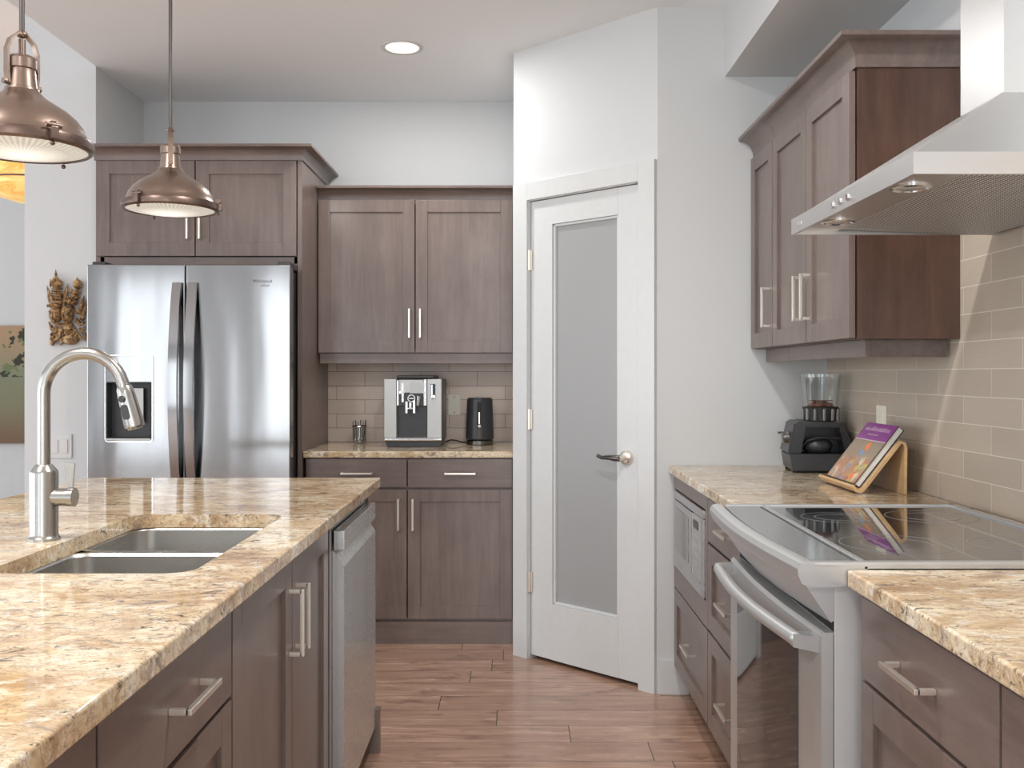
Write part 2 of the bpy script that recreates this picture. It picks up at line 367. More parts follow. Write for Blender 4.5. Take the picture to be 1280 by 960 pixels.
# ------------------------------------------------------------------ mesh builder
class MB:
    def __init__(s, mat=None):
        s.bm = bmesh.new(); s.M = mat or Matrix(); s.wn = False
    def _add(s, verts, faces):
        vs = [s.bm.verts.new(s.M @ Vector(v)) for v in verts]
        fs = []
        for f in faces:
            try: fs.append(s.bm.faces.new([vs[i] for i in f]))
            except ValueError: pass
        return vs, fs
    def box(s, x0, x1, y0, y1, z0, z1, bev=0.0, seg=2):
        if x0 > x1: x0, x1 = x1, x0
        if y0 > y1: y0, y1 = y1, y0
        if z0 > z1: z0, z1 = z1, z0
        v, f = s._add([(x0, y0, z0), (x1, y0, z0), (x1, y1, z0), (x0, y1, z0), (x0, y0, z1), (x1, y0, z1), (x1, y1, z1), (x0, y1, z1)],
                      [(0, 3, 2, 1), (4, 5, 6, 7), (0, 1, 5, 4), (1, 2, 6, 5), (2, 3, 7, 6), (3, 0, 4, 7)])
        if bev > 0:
            s.wn = True
            es = set(e for q in f for e in q.edges)
            bmesh.ops.bevel(s.bm, geom=list(es), offset=bev, segments=seg, affect='EDGES', profile=0.5, clamp_overlap=True)
        return s
    def prism(s, pts, a0, a1, axis='y', bev=0.0):
        """pts 2-D outline; axis = extrusion axis. y: pts=(x,z); x: pts=(y,z); z: pts=(x,y)"""
        def mk(p, a): return {'y': (p[0], a, p[1]), 'x': (a, p[0], p[1]), 'z': (p[0], p[1], a)}[axis]
        n = len(pts)
        v, f = s._add([mk(p, a0) for p in pts]+[mk(p, a1) for p in pts],
                      [tuple(range(n)), tuple(range(2*n-1, n-1, -1))]+[(i, i+n, (i+1) % n+n, (i+1) % n) for i in range(n)])
        if bev > 0:
            s.wn = True
            es = set(e for q in f for e in q.edges)
            bmesh.ops.bevel(s.bm, geom=list(es), offset=bev, segments=2, affect='EDGES', clamp_overlap=True)
        return s
    def loft(s, sections, cap=True, closed=True):
        n = len(sections[0]); vs = []; fs = []
        for sec in sections: vs += list(sec)
        for j in range(len(sections)-1):
            for i in range(n if closed else n-1):
                a = j*n+i; b = j*n+(i+1) % n
                fs.append((a, b, b+n, a+n))
        if cap and closed:
            fs.append(tuple(reversed(range(n)))); k = (len(sections)-1)*n; fs.append(tuple(range(k, k+n)))
        s._add(vs, fs); return s
    def lathe(s, prof, c=(0, 0, 0), seg=40, axis='z', close=False):
        c = Vector(c); secs = []
        for r, h in prof:
            ring = []
            for i in range(seg):
                a = 2*PI*i/seg; x, y = r*math.cos(a), r*math.sin(a)
                p = {'z': (x, y, h), 'y': (x, h, y), 'x': (h, x, y)}[axis]
                ring.append(c+Vector(p))
            secs.append(ring)
        s.loft(secs, cap=close); return s
    def tube(s, path, r, seg=14, cap=True):
        pts = [Vector(p) for p in path]; secs = []
        rs = r if isinstance(r, (list, tuple)) else [r]*len(pts)
        t0 = (pts[1]-pts[0]).normalized()
        up = Vector((0, 0, 1)) if abs(t0.z) < 0.9 else Vector((0, 1, 0))
        nrm = t0.cross(up).normalized()
        for i, p in enumerate(pts):
            if i == 0: t = pts[1]-pts[0]
            elif i == len(pts)-1: t = pts[-1]-pts[-2]
            else: t = (pts[i+1]-pts[i]).normalized()+(pts[i]-pts[i-1]).normalized()
            t.normalize(); nrm = (nrm-t*nrm.dot(t)).normalized(); b = t.cross(nrm)
            secs.append([p+(nrm*math.cos(2*PI*k/seg)+b*math.sin(2*PI*k/seg))*rs[i] for k in range(seg)])
        s.loft(secs, cap=cap); return s
    def cyl(s, p0, p1, r, seg=24, r2=None):
        return s.tube([p0, p1], [r, r if r2 is None else r2], seg)
    def ball(s, c, rx, ry=None, rz=None, rot=None, u=16, v=10):
        ry = ry or rx; rz = rz or rx
        m = Matrix.Translation(Vector(c)) @ (rot or Matrix()) @ Matrix.Diagonal((rx, ry, rz, 1))
        bmesh.ops.create_uvsphere(s.bm, u_segments=u, v_segments=v, radius=1, matrix=s.M @ m); return s
    def ring(s, outer, inner, z0, z1):
        n = len(outer)
        vs = [(p[0], p[1], z0) for p in outer]+[(p[0], p[1], z1) for p in outer]+[(p[0], p[1], z1) for p in inner]+[(p[0], p[1], z0) for p in inner]
        fs = []
        for i in range(n):
            j = (i+1) % n
            for k in range(4):
                a = k*n; b = ((k+1) % 4)*n
                fs.append((a+i, a+j, b+j, b+i))
        s._add(vs, fs); return s

ROOT = {}
def rootloc(o):
    return ROOT.get(o.name, Vector((0, 0, 0)))
def finish(name, mb, mat, smooth=30):
    bmesh.ops.recalc_face_normals(mb.bm, faces=mb.bm.faces[:]); wn = mb.wn
    me = bpy.data.meshes.new(name); mb.bm.to_mesh(me); mb.bm.free()
    me.materials.append(mat)
    if smooth:
        for p in me.polygons: p.use_smooth = True
        me.set_sharp_from_angle(angle=math.radians(smooth))
    o = bpy.data.objects.new(name, me); COL.objects.link(o)
    if wn:
        md = o.modifiers.new('weighted', 'WEIGHTED_NORMAL'); md.keep_sharp = True; md.weight = 100
    return o
def part(name, mb, mat, parent, label=None, local=False, smooth=30):
    o = finish(name, mb, mat, smooth)
    loc = rootloc(parent)
    if not local: o.data.transform(Matrix.Translation(-loc))
    o.parent = parent; ROOT[o.name] = loc
    if label: o['label'] = label
    return o
def thing(name, label, cat, loc=(0, 0, 0), rotz=0.0, group=None):
    o = bpy.data.objects.new(name, None); COL.objects.link(o); o.empty_display_size = 0.05
    o.location = loc; o.rotation_euler = (0, 0, rotz); ROOT[o.name] = Vector(loc)
    o['label'] = label; o['category'] = cat
    if group: o['group'] = group
    return o
def single(name, mb, mat, label, cat, loc=(0, 0, 0), group=None, local=False, smooth=30, rotz=0.0):
    o = finish(name, mb, mat, smooth)
    if not local: o.data.transform(Matrix.Translation(-Vector(loc)))
    o.location = loc; o.rotation_euler = (0, 0, rotz); o['label'] = label; o['category'] = cat
    if group: o['group'] = group
    ROOT[o.name] = Vector(loc); return o
def struct(name, mb, mat, label=None, cat=None, smooth=30):
    o = finish(name, mb, mat, smooth); o['kind'] = 'structure'
    if label: o['label'] = label; o['category'] = cat or name.split('_')[0]
    ROOT[o.name] = Vector((0, 0, 0)); return o
def rrect(x0, x1, y0, y1, r, n=5):
    pts = []
    for cx, cy, a0 in ((x1-r, y1-r, 0), (x0+r, y1-r, 90), (x0+r, y0+r, 180), (x1-r, y0+r, 270)):
        for i in range(n+1):
            a = math.radians(a0+90*i/n); pts.append((cx+r*math.cos(a), cy+r*math.sin(a)))
    return pts
def frame(origin, u, n):
    u = Vector(u).normalized(); n = Vector(n).normalized()
    m = Matrix.Identity(4)
    for i in range(3):
        m[i][0] = u[i]; m[i][1] = n[i]; m[i][2] = (0, 0, 1)[i]; m[i][3] = origin[i]
    return m

# ------------------------------------------------------------------ room shell
CT = 0.914; CZ = 2.745; HZ = 3.3
BW = 5.25; RW = 1.26; PF = 3.9
struct('floor', MB().box(-6.5, RW+0.1, -4.1, 7.4, -0.1, 0), M['floor'], 'brown hardwood plank floor', 'floor')
mb = MB().box(-1.99, RW+0.12, -4.1, BW+0.1, CZ, HZ+0.1)
struct('ceiling', mb, M['ceil'], 'flat grey-white kitchen ceiling', 'ceiling')
struct('ceiling.001', MB().box(-6.6, -1.99, -4.1, 7.5, HZ, HZ+0.1), M['ceil'], 'higher ceiling over the room at the left', 'ceiling')
struct('ceiling_soffit', MB().box(0.844, RW+0.02, -2.0, PF, 2.466, CZ), M['wall'], 'dropped bulkhead along the right wall above the cabinets', 'bulkhead')
struct('wall_back', MB().box(-2.0, RW+0.1, BW, BW+0.1, 0, CZ), M['wall'], 'pale wall above the back cabinets', 'wall')
struct('wall_left_pier', MB().box(-2.33, -1.99, 4.65, BW+0.1, 0, HZ), M['wall'], 'pale wall beside the fridge carrying the carving', 'wall')
struct('wall_far', MB().box(-6.6, -1.5, 7.4, 7.5, 0, HZ), M['wall'], 'far hallway wall with the painting', 'wall')
struct('wall_hall', MB().box(-2.1, -2.0, BW+0.1, 7.4, 0, HZ), M['wall'])
struct('wall_right', MB().box(RW, RW+0.1, -4.1, BW, 0, CZ), M['wall'], 'right kitchen wall', 'wall')
struct('wall_pantry_side', MB().box(0.0, 0.09, 4.46, BW, 0, CZ), M['wall'], 'side of the pantry next to the back cabinets', 'wall')
struct('wall_pantry_front', MB().box(0.575, RW, PF, PF+0.1, 0, CZ), M['wall'], 'pale wall facing the camera right of the pantry door', 'wall')
A = Vector((0.0, 4.46, 0)); B = Vector((0.575, 3.9, 0)); UL = (B-A).length
u_ = (B-A).normalized(); n_ = Vector((u_.y, -u_.x, 0))
if n_.y > 0: n_ = -n_
FD = frame(A, u_, n_)
mb = MB(FD)
D0, D1, DH = 0.105, 0.712, 2.052
mb.box(0.0, D0-0.012, -0.1, 0, 0, CZ).box(D1+0.012, UL, -0.1, 0, 0, CZ).box(D0-0.012, D1+0.012, -0.1, 0, DH+0.012, CZ)
w_ = struct('wall_pantry_door', mb, M['wall'], 'diagonal corner wall around the pantry door', 'wall')
# window walls that light the room
def pierced(name, axis, at, lo, hi, ops, zt, thick=0.12):
    mb = MB(); z0, z1 = 0.12, 2.60
    def bx(a0, a1, za, zb):
        if axis == 'y': mb.box(a0, a1, at-thick, at, za, zb)
        else: mb.box(at-thick, at, a0, a1, za, zb)
    bx(lo, hi, 0, z0); bx(lo, hi, z1, zt)
    cur = lo
    for a0, a1 in ops: bx(cur, a0, z0, z1); cur = a1
    bx(cur, hi, z0, z1)
    struct(name, mb, M['wall'])
    for i, (a0, a1) in enumerate(ops):
        fr = MB(); d = 0.06
        def fx(p0, p1, za, zb, t=0.05):
            if axis == 'y': fr.box(p0, p1, at-0.10, at-0.10+t, za, zb)
            else: fr.box(at-0.10, at-0.10+t, p0, p1, za, zb)
        fx(a0, a0+d, z0, z1); fx(a1-d, a1, z0, z1); fx(a0, a1, z0, z0+d); fx(a0, a1, z1-d, z1)
        mx_ = a0+(0.36 if axis == 'y' else (a1-a0)/2); fx(mx_-d/2, mx_+d/2, z0, z1)
        struct('window_%d' % pierced.n, fr, M['trim']); pierced.n += 1
pierced.n = 1
pierced('wall_behind', 'y', -4.0, -6.5, RW, [(-5.3, -4.4), (-3.35, -1.75), (-0.85, 0.95)], HZ)
pierced('wall_window_side', 'x', -6.45, -4.1, 7.4, [(-2.9, 0.5), (1.0, 3.8), (4.8, 6.8)], HZ)  # unseen side, extra windows added here for more light

# backsplashes
struct('backsplash_right', MB().box(RW-0.008, RW, -1.2, PF, CT, 1.90), M['tile_r'], 'taupe linen-textured tile backsplash on the right wall', 'backsplash')
struct('backsplash_back', MB().box(-0.9965, 0.0, BW-0.008, BW, CT, 1.40), M['tile_b'], 'taupe tile backsplash behind the coffee machine', 'backsplash')

# baseboards
struct('baseboard_pantry', MB().box(0.585, 0.70, PF-0.014, PF, 0, 0.14, 0.003), M['trim'], 'white baseboard right of the pantry door', 'baseboard')
struct('baseboard_pier', MB().box(-2.33, -1.99, 4.636, 4.65, 0, 0.14, 0.003), M['trim'])
struct('baseboard_far', MB().box(-6.4, -2.1, 7.386, 7.4, 0, 0.14, 0.003), M['trim'])

# ------------------------------------------------------------------ pantry door
door = thing('door_1', 'white pantry door with a tall frosted glass panel', 'door', tuple(A))
door['kind'] = 'structure'
mb = MB(FD)
mb.box(0.012, D0-0.006, 0.0, 0.018, 0, DH+0.085, 0.002).box(D1+0.006, UL-0.003, 0.0, 0.018, 0, DH+0.085, 0.002)
mb.box(D0-0.006, D1+0.006, 0.0, 0.018, DH+0.006, DH+0.085, 0.002)
mb.box(D0-0.012, D0-0.003, -0.1, 0.004, 0, DH+0.012).box(D1+0.003, D1+0.012, -0.1, 0.004, 0, DH+0.012).box(D0-0.012, D1+0.012, -0.1, 0.004, DH+0.003, DH+0.012)
part('casing', mb, M['trim'], door)
mb = MB(FD); g0, g1, gz0, gz1 = 0.231, 0.597, 0.262, 1.94; t0, t1 = -0.045, -0.006
mb.box(D0, g0, t0, t1, 0.018, DH, 0.0015).box(g1, D1, t0, t1, 0.018, DH, 0.0015)
mb.box(g0, g1, t0, t1, 0.018, gz0, 0).box(g0, g1, t0, t1, gz1, DH, 0)
# glazing bead
for (a, b, c, d) in ((g0, g0+0.012, gz0, gz1), (g1-0.012, g1, gz0, gz1), (g0, g1, gz0, gz0+0.012), (g0, g1, gz1-0.012, gz1)):
    mb.box(a, b, t0+0.012, t1-0.008, c, d, 0.003)
leaf = part('door_leaf', mb, M['trim'], door)
part('glass_pane', MB(FD).box(g0, g1, -0.030, -0.024, gz0, gz1), M['frost'], leaf, 'frosted grey glass')
hu = 0.647; hz = 0.935
mb = MB(FD); mb.lathe([(0, 0.012), (0.020, 0.012), (0.028, 0.008), (0.031, 0.0), (0.031, -0.006), (0, -0.006)], (hu, 0, hz), 32, 'y')
mb.cyl((hu, 0.0, hz), (hu, 0.055, hz), 0.011, 20)
part('handle_rose', mb, M['nickel'], leaf)
mb = MB(FD); mb.tube([(hu+0.005, 0.052, hz), (hu-0.02, 0.055, hz), (hu-0.05, 0.052, hz+0.001), (hu-0.09, 0.050, hz-0.002), (hu-0.115, 0.045, hz+0.004)], [0.013, 0.013, 0.010, 0.008, 0.008], 14)
part('lever', mb, M['darknickel'], leaf, 'dark lever handle')
for z in (1.79, 1.075, 0.345):
    mb = MB(FD); mb.box(D0-0.012, D0+0.010, -0.004, 0.003, z-0.045, z+0.045, 0.001); mb.cyl((D0-0.002, 0.006, z-0.045), (D0-0.002, 0.006, z+0.045), 0.0065, 12)
    part('hinge', mb, M['nickel'], door)
part('latch_plate', MB(FD).box(D1-0.002, D1+0.003, -0.03, 0.002, hz-0.03, hz+0.03), M['nickel'], door)

# ------------------------------------------------------------------ cabinet kit  (local frame: u along, n outward, z up ; n=0 is the carcass front)
TH = 0.019
def shaker(mb, u0, u1, z0, z1, st=0.058, rec=0.009, slab=False, n0=0.002):
    g = 0.0026
    u0 += g; u1 -= g; z0 += g; z1 -= g
    if slab: mb.box(u0, u1, n0, n0+TH, z0, z1, 0.0015); return
    mb.box(u0, u0+st, n0, n0+TH, z0, z1, 0.0012).box(u1-st, u1, n0, n0+TH, z0, z1, 0.0012)
    mb.box(u0+st, u1-st, n0, n0+TH, z0, z0+st, 0.0012).box(u0+st, u1-st, n0, n0+TH, z1-st, z1, 0.0012)
    mb.box(u0+st-0.002, u1-st+0.002, n0, n0+TH-rec, z0+st-0.002, z1-st+0.002)
def pull(mb, u, z, vertical, L=0.148, out=0.034, t=0.0095, n0=0.021):
    h = L/2
    if vertical:
        mb.box(u-t/2, u+t/2, n0+out-t, n0+out, z-h, z+h, 0.0012)
        for k in (-1, 1): mb.box(u-t/2, u+t/2, n0, n0+out-t/2, z+k*(h-t/2)-t/2, z+k*(h-t/2)+t/2, 0.0012)
    else:
        mb.box(u-h, u+h, n0+out-t, n0+out, z-t/2, z+t/2, 0.0012)
        for k in (-1, 1): mb.box(u+k*(h-t/2)-t/2, u+k*(h-t/2)+t/2, n0, n0+out-t/2, z-t/2, z+t/2, 0.0012)
def carcass(mb, u0, u1, depth, z0, z1, t=0.018, top=True, rails=()):
    mb.box(u0, u0+t, -depth, 0, z0, z1).box(u1-t, u1, -depth, 0, z0, z1)
    mb.box(u0+t, u1-t, -depth, -0.001, z0, z0+t).box(u0+t, u1-t, -depth, -depth+t, z0+t, z1)
    if top: mb.box(u0+t, u1-t, -depth+t, -0.001, z1-t, z1)
    for z in rails: mb.box(u0+t, u1-t, -0.05, -0.001, z-0.012, z+0.012)
def crown_section(h, out):
    # (n,z) profile from foot to top of a cove crown
    pts = [(0.0, 0.0), (0.006, 0.0), (0.008, 0.012)]
    for i in range(1, 8):
        a = i/7*PI/2
        pts.append((0.008+(out-0.018)*(1-math.cos(a)), 0.012+(h-0.028)*math.sin(a)))
    pts += [(out-0.004, h-0.014), (out, h-0.012), (out, h), (0.0, h)]
    return pts
def crown(mb, path, h, out, z):
    """path: list of (point(u,n), outward dir(u,n)*mitre) in local frame"""
    sec = crown_section(h, out); secs = []
    for (p, d) in path: secs.append([(p[0]+d[0]*a, p[1]+d[1]*a, z+b) for a, b in sec])
    mb.loft(secs)
def base_loc(fr, u, n=0, z=0): return tuple(fr @ Vector((u, n, z)))

def cabinet(label, fr, u0, u1, depth, z0, z1, doors=(), drawers=(), group=None, toe=True, rails=(), name='base_cabinet', top=True, grain='woodh', toe_n=-0.075, ztoe=0.0):
    t = thing(name, label, 'cabinet', base_loc(fr, (u0+u1)/2, -depth/2, ztoe if toe else z0), 0, group)
    mb = MB(fr); carcass(mb, u0, u1, depth, z0, z1, top=top, rails=rails)
    part('carcass', mb, M['wood'], t)
    for (a, b, c, d, hu, hz, vert) in doors:
        mb = MB(fr); shaker(mb, a, b, c, d); o = part('door', mb, M['wood'], t)
        if hu is not None:
            mb = MB(fr); pull(mb, hu, hz, vert); part('handle', mb, M['nickel'], o)
    for (a, b, c, d, slab, hu) in drawers:
        mb = MB(fr); shaker(mb, a, b, c, d, slab=slab); o = part('drawer', mb, M[grain], t)
        if hu is not None:
            mb = MB(fr); pull(mb, hu, (c+d)/2, False); part('handle', mb, M['nickel'], o)
    if toe:
        part('toe_kick', MB(fr).box(u0, u1, toe_n-0.016, toe_n, ztoe, z0), M[grain], t)
    return t

# ---- back run : u=+X, n=-Y, carcass front at y=4.63
FB = frame((0, 4.635, 0), (1, 0, 0), (0, -1, 0))
BB = BW-4.635-0.003
SPL = -0.503
cabinet('dark brown base cabinet under the coffee machine counter, two drawers over two doors', FB, -0.985, -0.004, BB, 0.105, CT-0.031,
        doors=[(-0.985, SPL, 0.118, 0.735, SPL-0.04, 0.615, True), (SPL, -0.004, 0.118, 0.735, SPL+0.028, 0.615, True)],
        drawers=[(-0.985, SPL, 0.74, 0.879, True, -0.74), (SPL, -0.004, 0.74, 0.879, True, -0.252)], rails=(0.737,), toe_n=0.012)
# ---- wall cabinet back
FU = frame((0, 4.97, 0), (1, 0, 0), (0, -1, 0))
t = thing('wall_cabinet', 'wide two-door dark brown wall cabinet above the coffee machine', 'cabinet', (-0.5, 5.1, 1.33))
mb = MB(FU); carcass(mb, -0.993, -0.004, BW-4.97-0.003, 1.385, 2.163); part('carcass', mb, M['wood'], t)
for a, b, hu in ((-0.993, -0.4995, -0.527), (-0.4995, -0.004, -0.472)):
    mb = MB(FU); shaker(mb, a, b, 1.385, 2.163, 0.06); o = part('door', mb, M['wood'], t)
    mb = MB(FU); pull(mb, hu, 1.535, True); part('handle', mb, M['nickel'], o)
mb = MB(FU); crown(mb, [((-0.993, 0), (0, 1)), ((-0.001, 0), (0, 1))], 0.066, 0.058, 2.163); mb.box(-0.993, -0.001, -0.02, 0.0, 2.163, 2.225)
part('crown_moulding', mb, M['woodh'], t)
mb = MB(FU); mb.box(-0.985, -0.004, -0.02, 0.004, 1.332, 1.385, 0.002); part('light_rail', mb, M['woodh'], t)

# ---- fridge surround
FS = frame((0, 4.615, 0), (1, 0, 0), (0, -1, 0))
SX0, SX1 = -1.975, -0.997
t = thing('fridge_cabinet', 'tall dark brown surround over the fridge with two doors and crown', 'cabinet', ((SX0+SX1)/2, 4.93, 0))
dp = BW-4.615-0.003
part('side_panel', MB(FS).box(SX1-0.022, SX1, -dp, 0.012, 0, 2.285, 0.001), M['wood'], t)
part('side_panel', MB(FS).box(SX0, SX0+0.022, -dp, 0.0, 0, 2.285, 0.001), M['wood'], t)
mb = MB(FS); carcass(mb, SX0+0.022, SX1-0.022, dp, 1.80, 2.285); mb.box(SX0+0.022, SX1-0.022, -0.02, 0.0, 1.79, 1.832); part('carcass', mb, M['woodh'], t)
mid = (SX0+SX1-0.02)/2-0.003
for a, b, hu in ((SX0+0.008, mid, mid-0.03), (mid, SX1-0.024, mid+0.027)):
    mb = MB(FS); shaker(mb, a, b, 1.832, 2.285, 0.062); o = part('door', mb, M['wood'], t)
    mb = MB(FS); pull(mb, hu, 1.985, True); part('handle', mb, M['nickel'], o)
mb = MB(FS); crown(mb, [((SX0, 0.014), (0, 1)), ((SX1, 0.014), (1, 1)), ((SX1, -dp), (1, 0))], 0.068, 0.055, 2.285)
mb.box(SX0, SX1, -0.3, 0.0, 2.286, 2.30)
part('crown_moulding', mb, M['woodh'], t)

# ---- right run lower : u=+Y, n=-X, carcass front at x=0.66
FR = frame((0.661, 0, 0), (0, 1, 0), (-1, 0, 0))
RD = RW-0.661-0.002
ZT = CT-0.035
cabinet('dark brown three-drawer base cabinet between the range and the microwave cabinet', FR, 2.655, 3.217, RD, 0.105, ZT,
        drawers=[(2.665, 3.217, 0.726, 0.872, True, 2.90), (2.665, 3.217, 0.437, 0.722, False, 2.89), (2.665, 3.217, 0.115, 0.433, False, 2.89)], rails=(0.724, 0.435), grain='woody')
# microwave cabinet
t = thing('base_cabinet', 'dark brown corner base cabinet holding the built-in microwave above one drawer', 'cabinet', (0.96, 3.555, 0))
mb = MB(FR); carcass(mb, 3.219, 3.893, RD, 0.105, ZT, rails=(0.48,))
mb.box(3.219, 3.255, -0.02, 0.021, 0.437, ZT, 0.001).box(3.857, 3.893, -0.02, 0.021, 0.437, ZT, 0.001)
mb.box(3.255, 3.857, -0.02, 0.021, 0.437, 0.522).box(3.255, 3.857, -0.02, 0.021, 0.826, ZT)
mb.box(3.255, 3.857, -RD+0.02, -0.02, 0.505, 0.522)
part('carcass', mb, M['wood'], t)
mb = MB(FR); shaker(mb, 3.222, 3.893, 0.115, 0.433); o = part('drawer', mb, M['woody'], t)
mb = MB(FR); pull(mb, 3.50, 0.285, False); part('handle', mb, M['nickel'], o)
part('toe_kick', MB(FR).box(3.219, 3.893, -0.091, -0.075, 0, 0.105), M['woody'], t)
# microwave
t = thing('microwave', 'built-in stainless microwave in the right base cabinet beside the pantry', 'microwave', (0.85, 3.555, 0.523))
part('body', MB(FR).box(3.28, 3.83, -0.36, 0.0, 0.524, 0.815), M['dark'], t)
mb = MB(FR)
mb.box(3.258, 3.854, 0.0, 0.030, 0.528, 0.572, 0.003).box(3.258, 3.854, 0.0, 0.030, 0.792, 0.822, 0.003)
mb.box(3.258, 3.30, 0.0, 0.030, 0.572, 0.792, 0.003).box(3.812, 3.854, 0.0, 0.030, 0.572, 0.792, 0.003)
part('trim_frame', mb, M['steel'], t)
part('lower_gap', MB(FR).box(3.258, 3.854, -0.02, 0.0225, 0.5225, 0.5275), M['blackm'], t)
d_ = part('oven_door', MB(FR).box(3.44, 3.81, 0.001, 0.034, 0.574, 0.790, 0.003), M['steel'], t)
part('window', MB(FR).box(3.50, 3.77, 0.034, 0.036, 0.60, 0.765), M['mwglass'], d_)
mb = MB(FR); mb.box(3.303, 3.437, 0.001, 0.032, 0.574, 0.790, 0.002)
cp = part('control_panel', mb, M['silver'], t)
part('display', MB(FR).box(3.325, 3.415, 0.032, 0.0335, 0.745, 0.772), M['black'], cp)
mb = MB(FR)
for i in range(4):
    for j in range(3): mb.box(3.328+j*0.030, 3.350+j*0.030, 0.032, 0.0345, 0.615+i*0.030, 0.632+i*0.030, 0.001)
part('keypad', mb, M['silver'], cp)
# near cabinets
cabinet('dark brown drawer base cabinet in the right foreground, next to the range', FR, 1.285, 1.812, RD, 0.105, ZT,
        drawers=[(1.285, 1.800, 0.719, 0.872, True, 1.55), (1.285, 1.800, 0.437, 0.716, False, 1.55), (1.285, 1.800, 0.115, 0.434, False, 1.55)], rails=(0.7175, 0.4355), grain='woody')
cabinet('dark brown drawer base cabinet at the lower right corner of the view, nearest the camera', FR, 0.68, 1.283, RD, 0.105, ZT,
        drawers=[(0.68, 1.283, 0.719, 0.872, True, 0.98), (0.68, 1.283, 0.437, 0.716, False, 0.98), (0.68, 1.283, 0.115, 0.434, False, 0.98)], rails=(0.7175, 0.4355), grain='woody')

# ---- right wall cabinets : carcass front x=0.967
FW = frame((0.967, 0, 0), (0, 1, 0), (-1, 0, 0))
WD = RW-0.967-0.009
UZ0, UZ1 = 1.377, 2.137
for (ua, ub, ds, lab) in ((3.573, 3.893, [(3.573, 3.893, 3.605)], 'narrow single-door dark brown wall cabinet in the corner by the pantry wall'),
                          (2.735, 3.571, [(2.752, 3.16, 3.118), (3.16, 3.571, 3.20)], 'two-door dark brown wall cabinet left of the range hood')):
    t = thing('wall_cabinet', lab, 'cabinet', (1.11, (ua+ub)/2, 1.33))
    mb = MB(FW); carcass(mb, ua, ub, WD, UZ0, UZ1)
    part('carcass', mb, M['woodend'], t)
    for a, b, hu in ds:
        mb = MB(FW); shaker(mb, a, b, UZ0, UZ1, 0.058); o = part('door', mb, M['wood'], t)
        mb = MB(FW); pull(mb, hu, 1.525, True); part('handle', mb, M['nickel'], o)
    mb = MB(FW)
    if ua < 3:
        crown(mb, [((ub, 0.004), (0, 1)), ((ua, 0.004), (-1, 1)), ((ua, -WD), (-1, 0))], 0.082, 0.066, UZ1)
    else:
        crown(mb, [((ub, 0.004), (0, 1)), ((ua, 0.004), (0, 1))], 0.082, 0.066, UZ1)
    mb.box(ua, ub, -WD, 0, UZ1, UZ1+0.01)
    part('crown_moulding', mb, M['woody'], t)
    mb = MB(FW)
    if ua < 3:
        mb.box(ua+0.06, ub, -0.058, -0.040, 1.327, UZ0, 0.001); mb.box(ua+0.06, ua+0.078, -WD+0.01, -0.058, 1.327, UZ0, 0.001)
    else: mb.box(ua, ub, -0.058, -0.040, 1.327, UZ0, 0.001)
    part('light_rail', mb, M['woody'], t)

# ------------------------------------------------------------------ countertops
def slab(name, x0, x1, y0, y1, label, th=0.033):
    return single(name, MB().box(x0, x1, y0, y1, CT-th, CT, 0.005, 3), M['granite'], label, 'countertop', ((x0+x1)/2, (y0+y1)/2, CT-th))
slab('countertop', -0.994, -0.002, 4.60, BW-0.009, 'speckled granite countertop on the back cabinets under the coffee machine', 0.031)
slab('countertop', 0.62, RW-0.009, 2.645, PF-0.001, 'granite countertop carrying the blender and cookbook, beyond the range')
slab('countertop', 0.62, RW-0.009, 0.66, 1.815, 'granite countertop in the right foreground, nearer than the range')
slab('countertop_strip', 1.198, RW-0.009, 1.818, 2.642, 'thin granite strip between the cooktop and the tiled wall')
IX0, IX1, IY0, IY1 = -1.50, -0.468, 0.45, 3.433
isl = slab('island_countertop', IX0, IX1, IY0, IY1, 'large cream and brown granite island countertop with sink cutout', 0.034)
L_ = Vector(isl.location)
SKX0, SKX1, SKY0, SKY1 = -0.975, -0.590, 1.78, 2.53
mb = MB(Matrix.Translation(-L_)); mb.prism(rrect(SKX0, SKX1, SKY0, SKY1, 0.05, 8), CT-0.1, CT+0.05, 'z')
c_ = mb
def cut_local(o, mb):
    c = finish('cutter', mb, M['black'], 0); c.location = o.location
    md = o.modifiers.new('b', 'BOOLEAN'); md.object = c; md.operation = 'DIFFERENCE'; md.solver = 'EXACT'
    bpy.context.view_layer.update()
    dg = bpy.context.evaluated_depsgraph_get()
    me = bpy.data.meshes.new_from_object(o.evaluated_get(dg)); o.modifiers.clear()
    o.data = me; cm = c.data; bpy.data.objects.remove(c); bpy.data.meshes.remove(cm)
    for p in me.polygons: p.use_smooth = True
    me.set_sharp_from_angle(angle=math.radians(30))
    md = o.modifiers.new('weighted', 'WEIGHTED_NORMAL'); md.keep_sharp = True; md.weight = 100
cut_local(isl, c_)

# ------------------------------------------------------------------ island
FI = frame((-0.516, 0, 0), (0, 1, 0), (1, 0, 0))
ID = 0.58
ZI = CT-0.035
cabinet('dark brown drawer cabinet at the near end of the island', FI, 0.56, 1.160, ID, 0.105, ZI,
        drawers=[(0.56, 1.160, 0.712, 0.872, True, 0.86), (0.56, 1.160, 0.437, 0.708, False, 0.86), (0.56, 1.160, 0.115, 0.433, False, 0.86)], rails=(0.71,), grain='woody', name='island_cabinet')
cabinet('dark brown island drawer cabinet with a long bar pull, next to the sink cabinet', FI, 1.162, 1.716, ID, 0.105, ZI,
        drawers=[(1.162, 1.716, 0.712, 0.872, True, 1.472), (1.162, 1.716, 0.437, 0.708, False, 1.472), (1.162, 1.716, 0.115, 0.433, False, 1.472)], rails=(0.71,), grain='woody', name='island_cabinet')
cabinet('two-door dark brown island cabinet below the sink', FI, 1.718, 2.62, ID, 0.105, ZI,
        doors=[(1.718, 2.182, 0.115, 0.872, 2.150, 0.73, True), (2.182, 2.606, 0.115, 0.872, 2.214, 0.73, True)], name='island_cabinet', top=False)
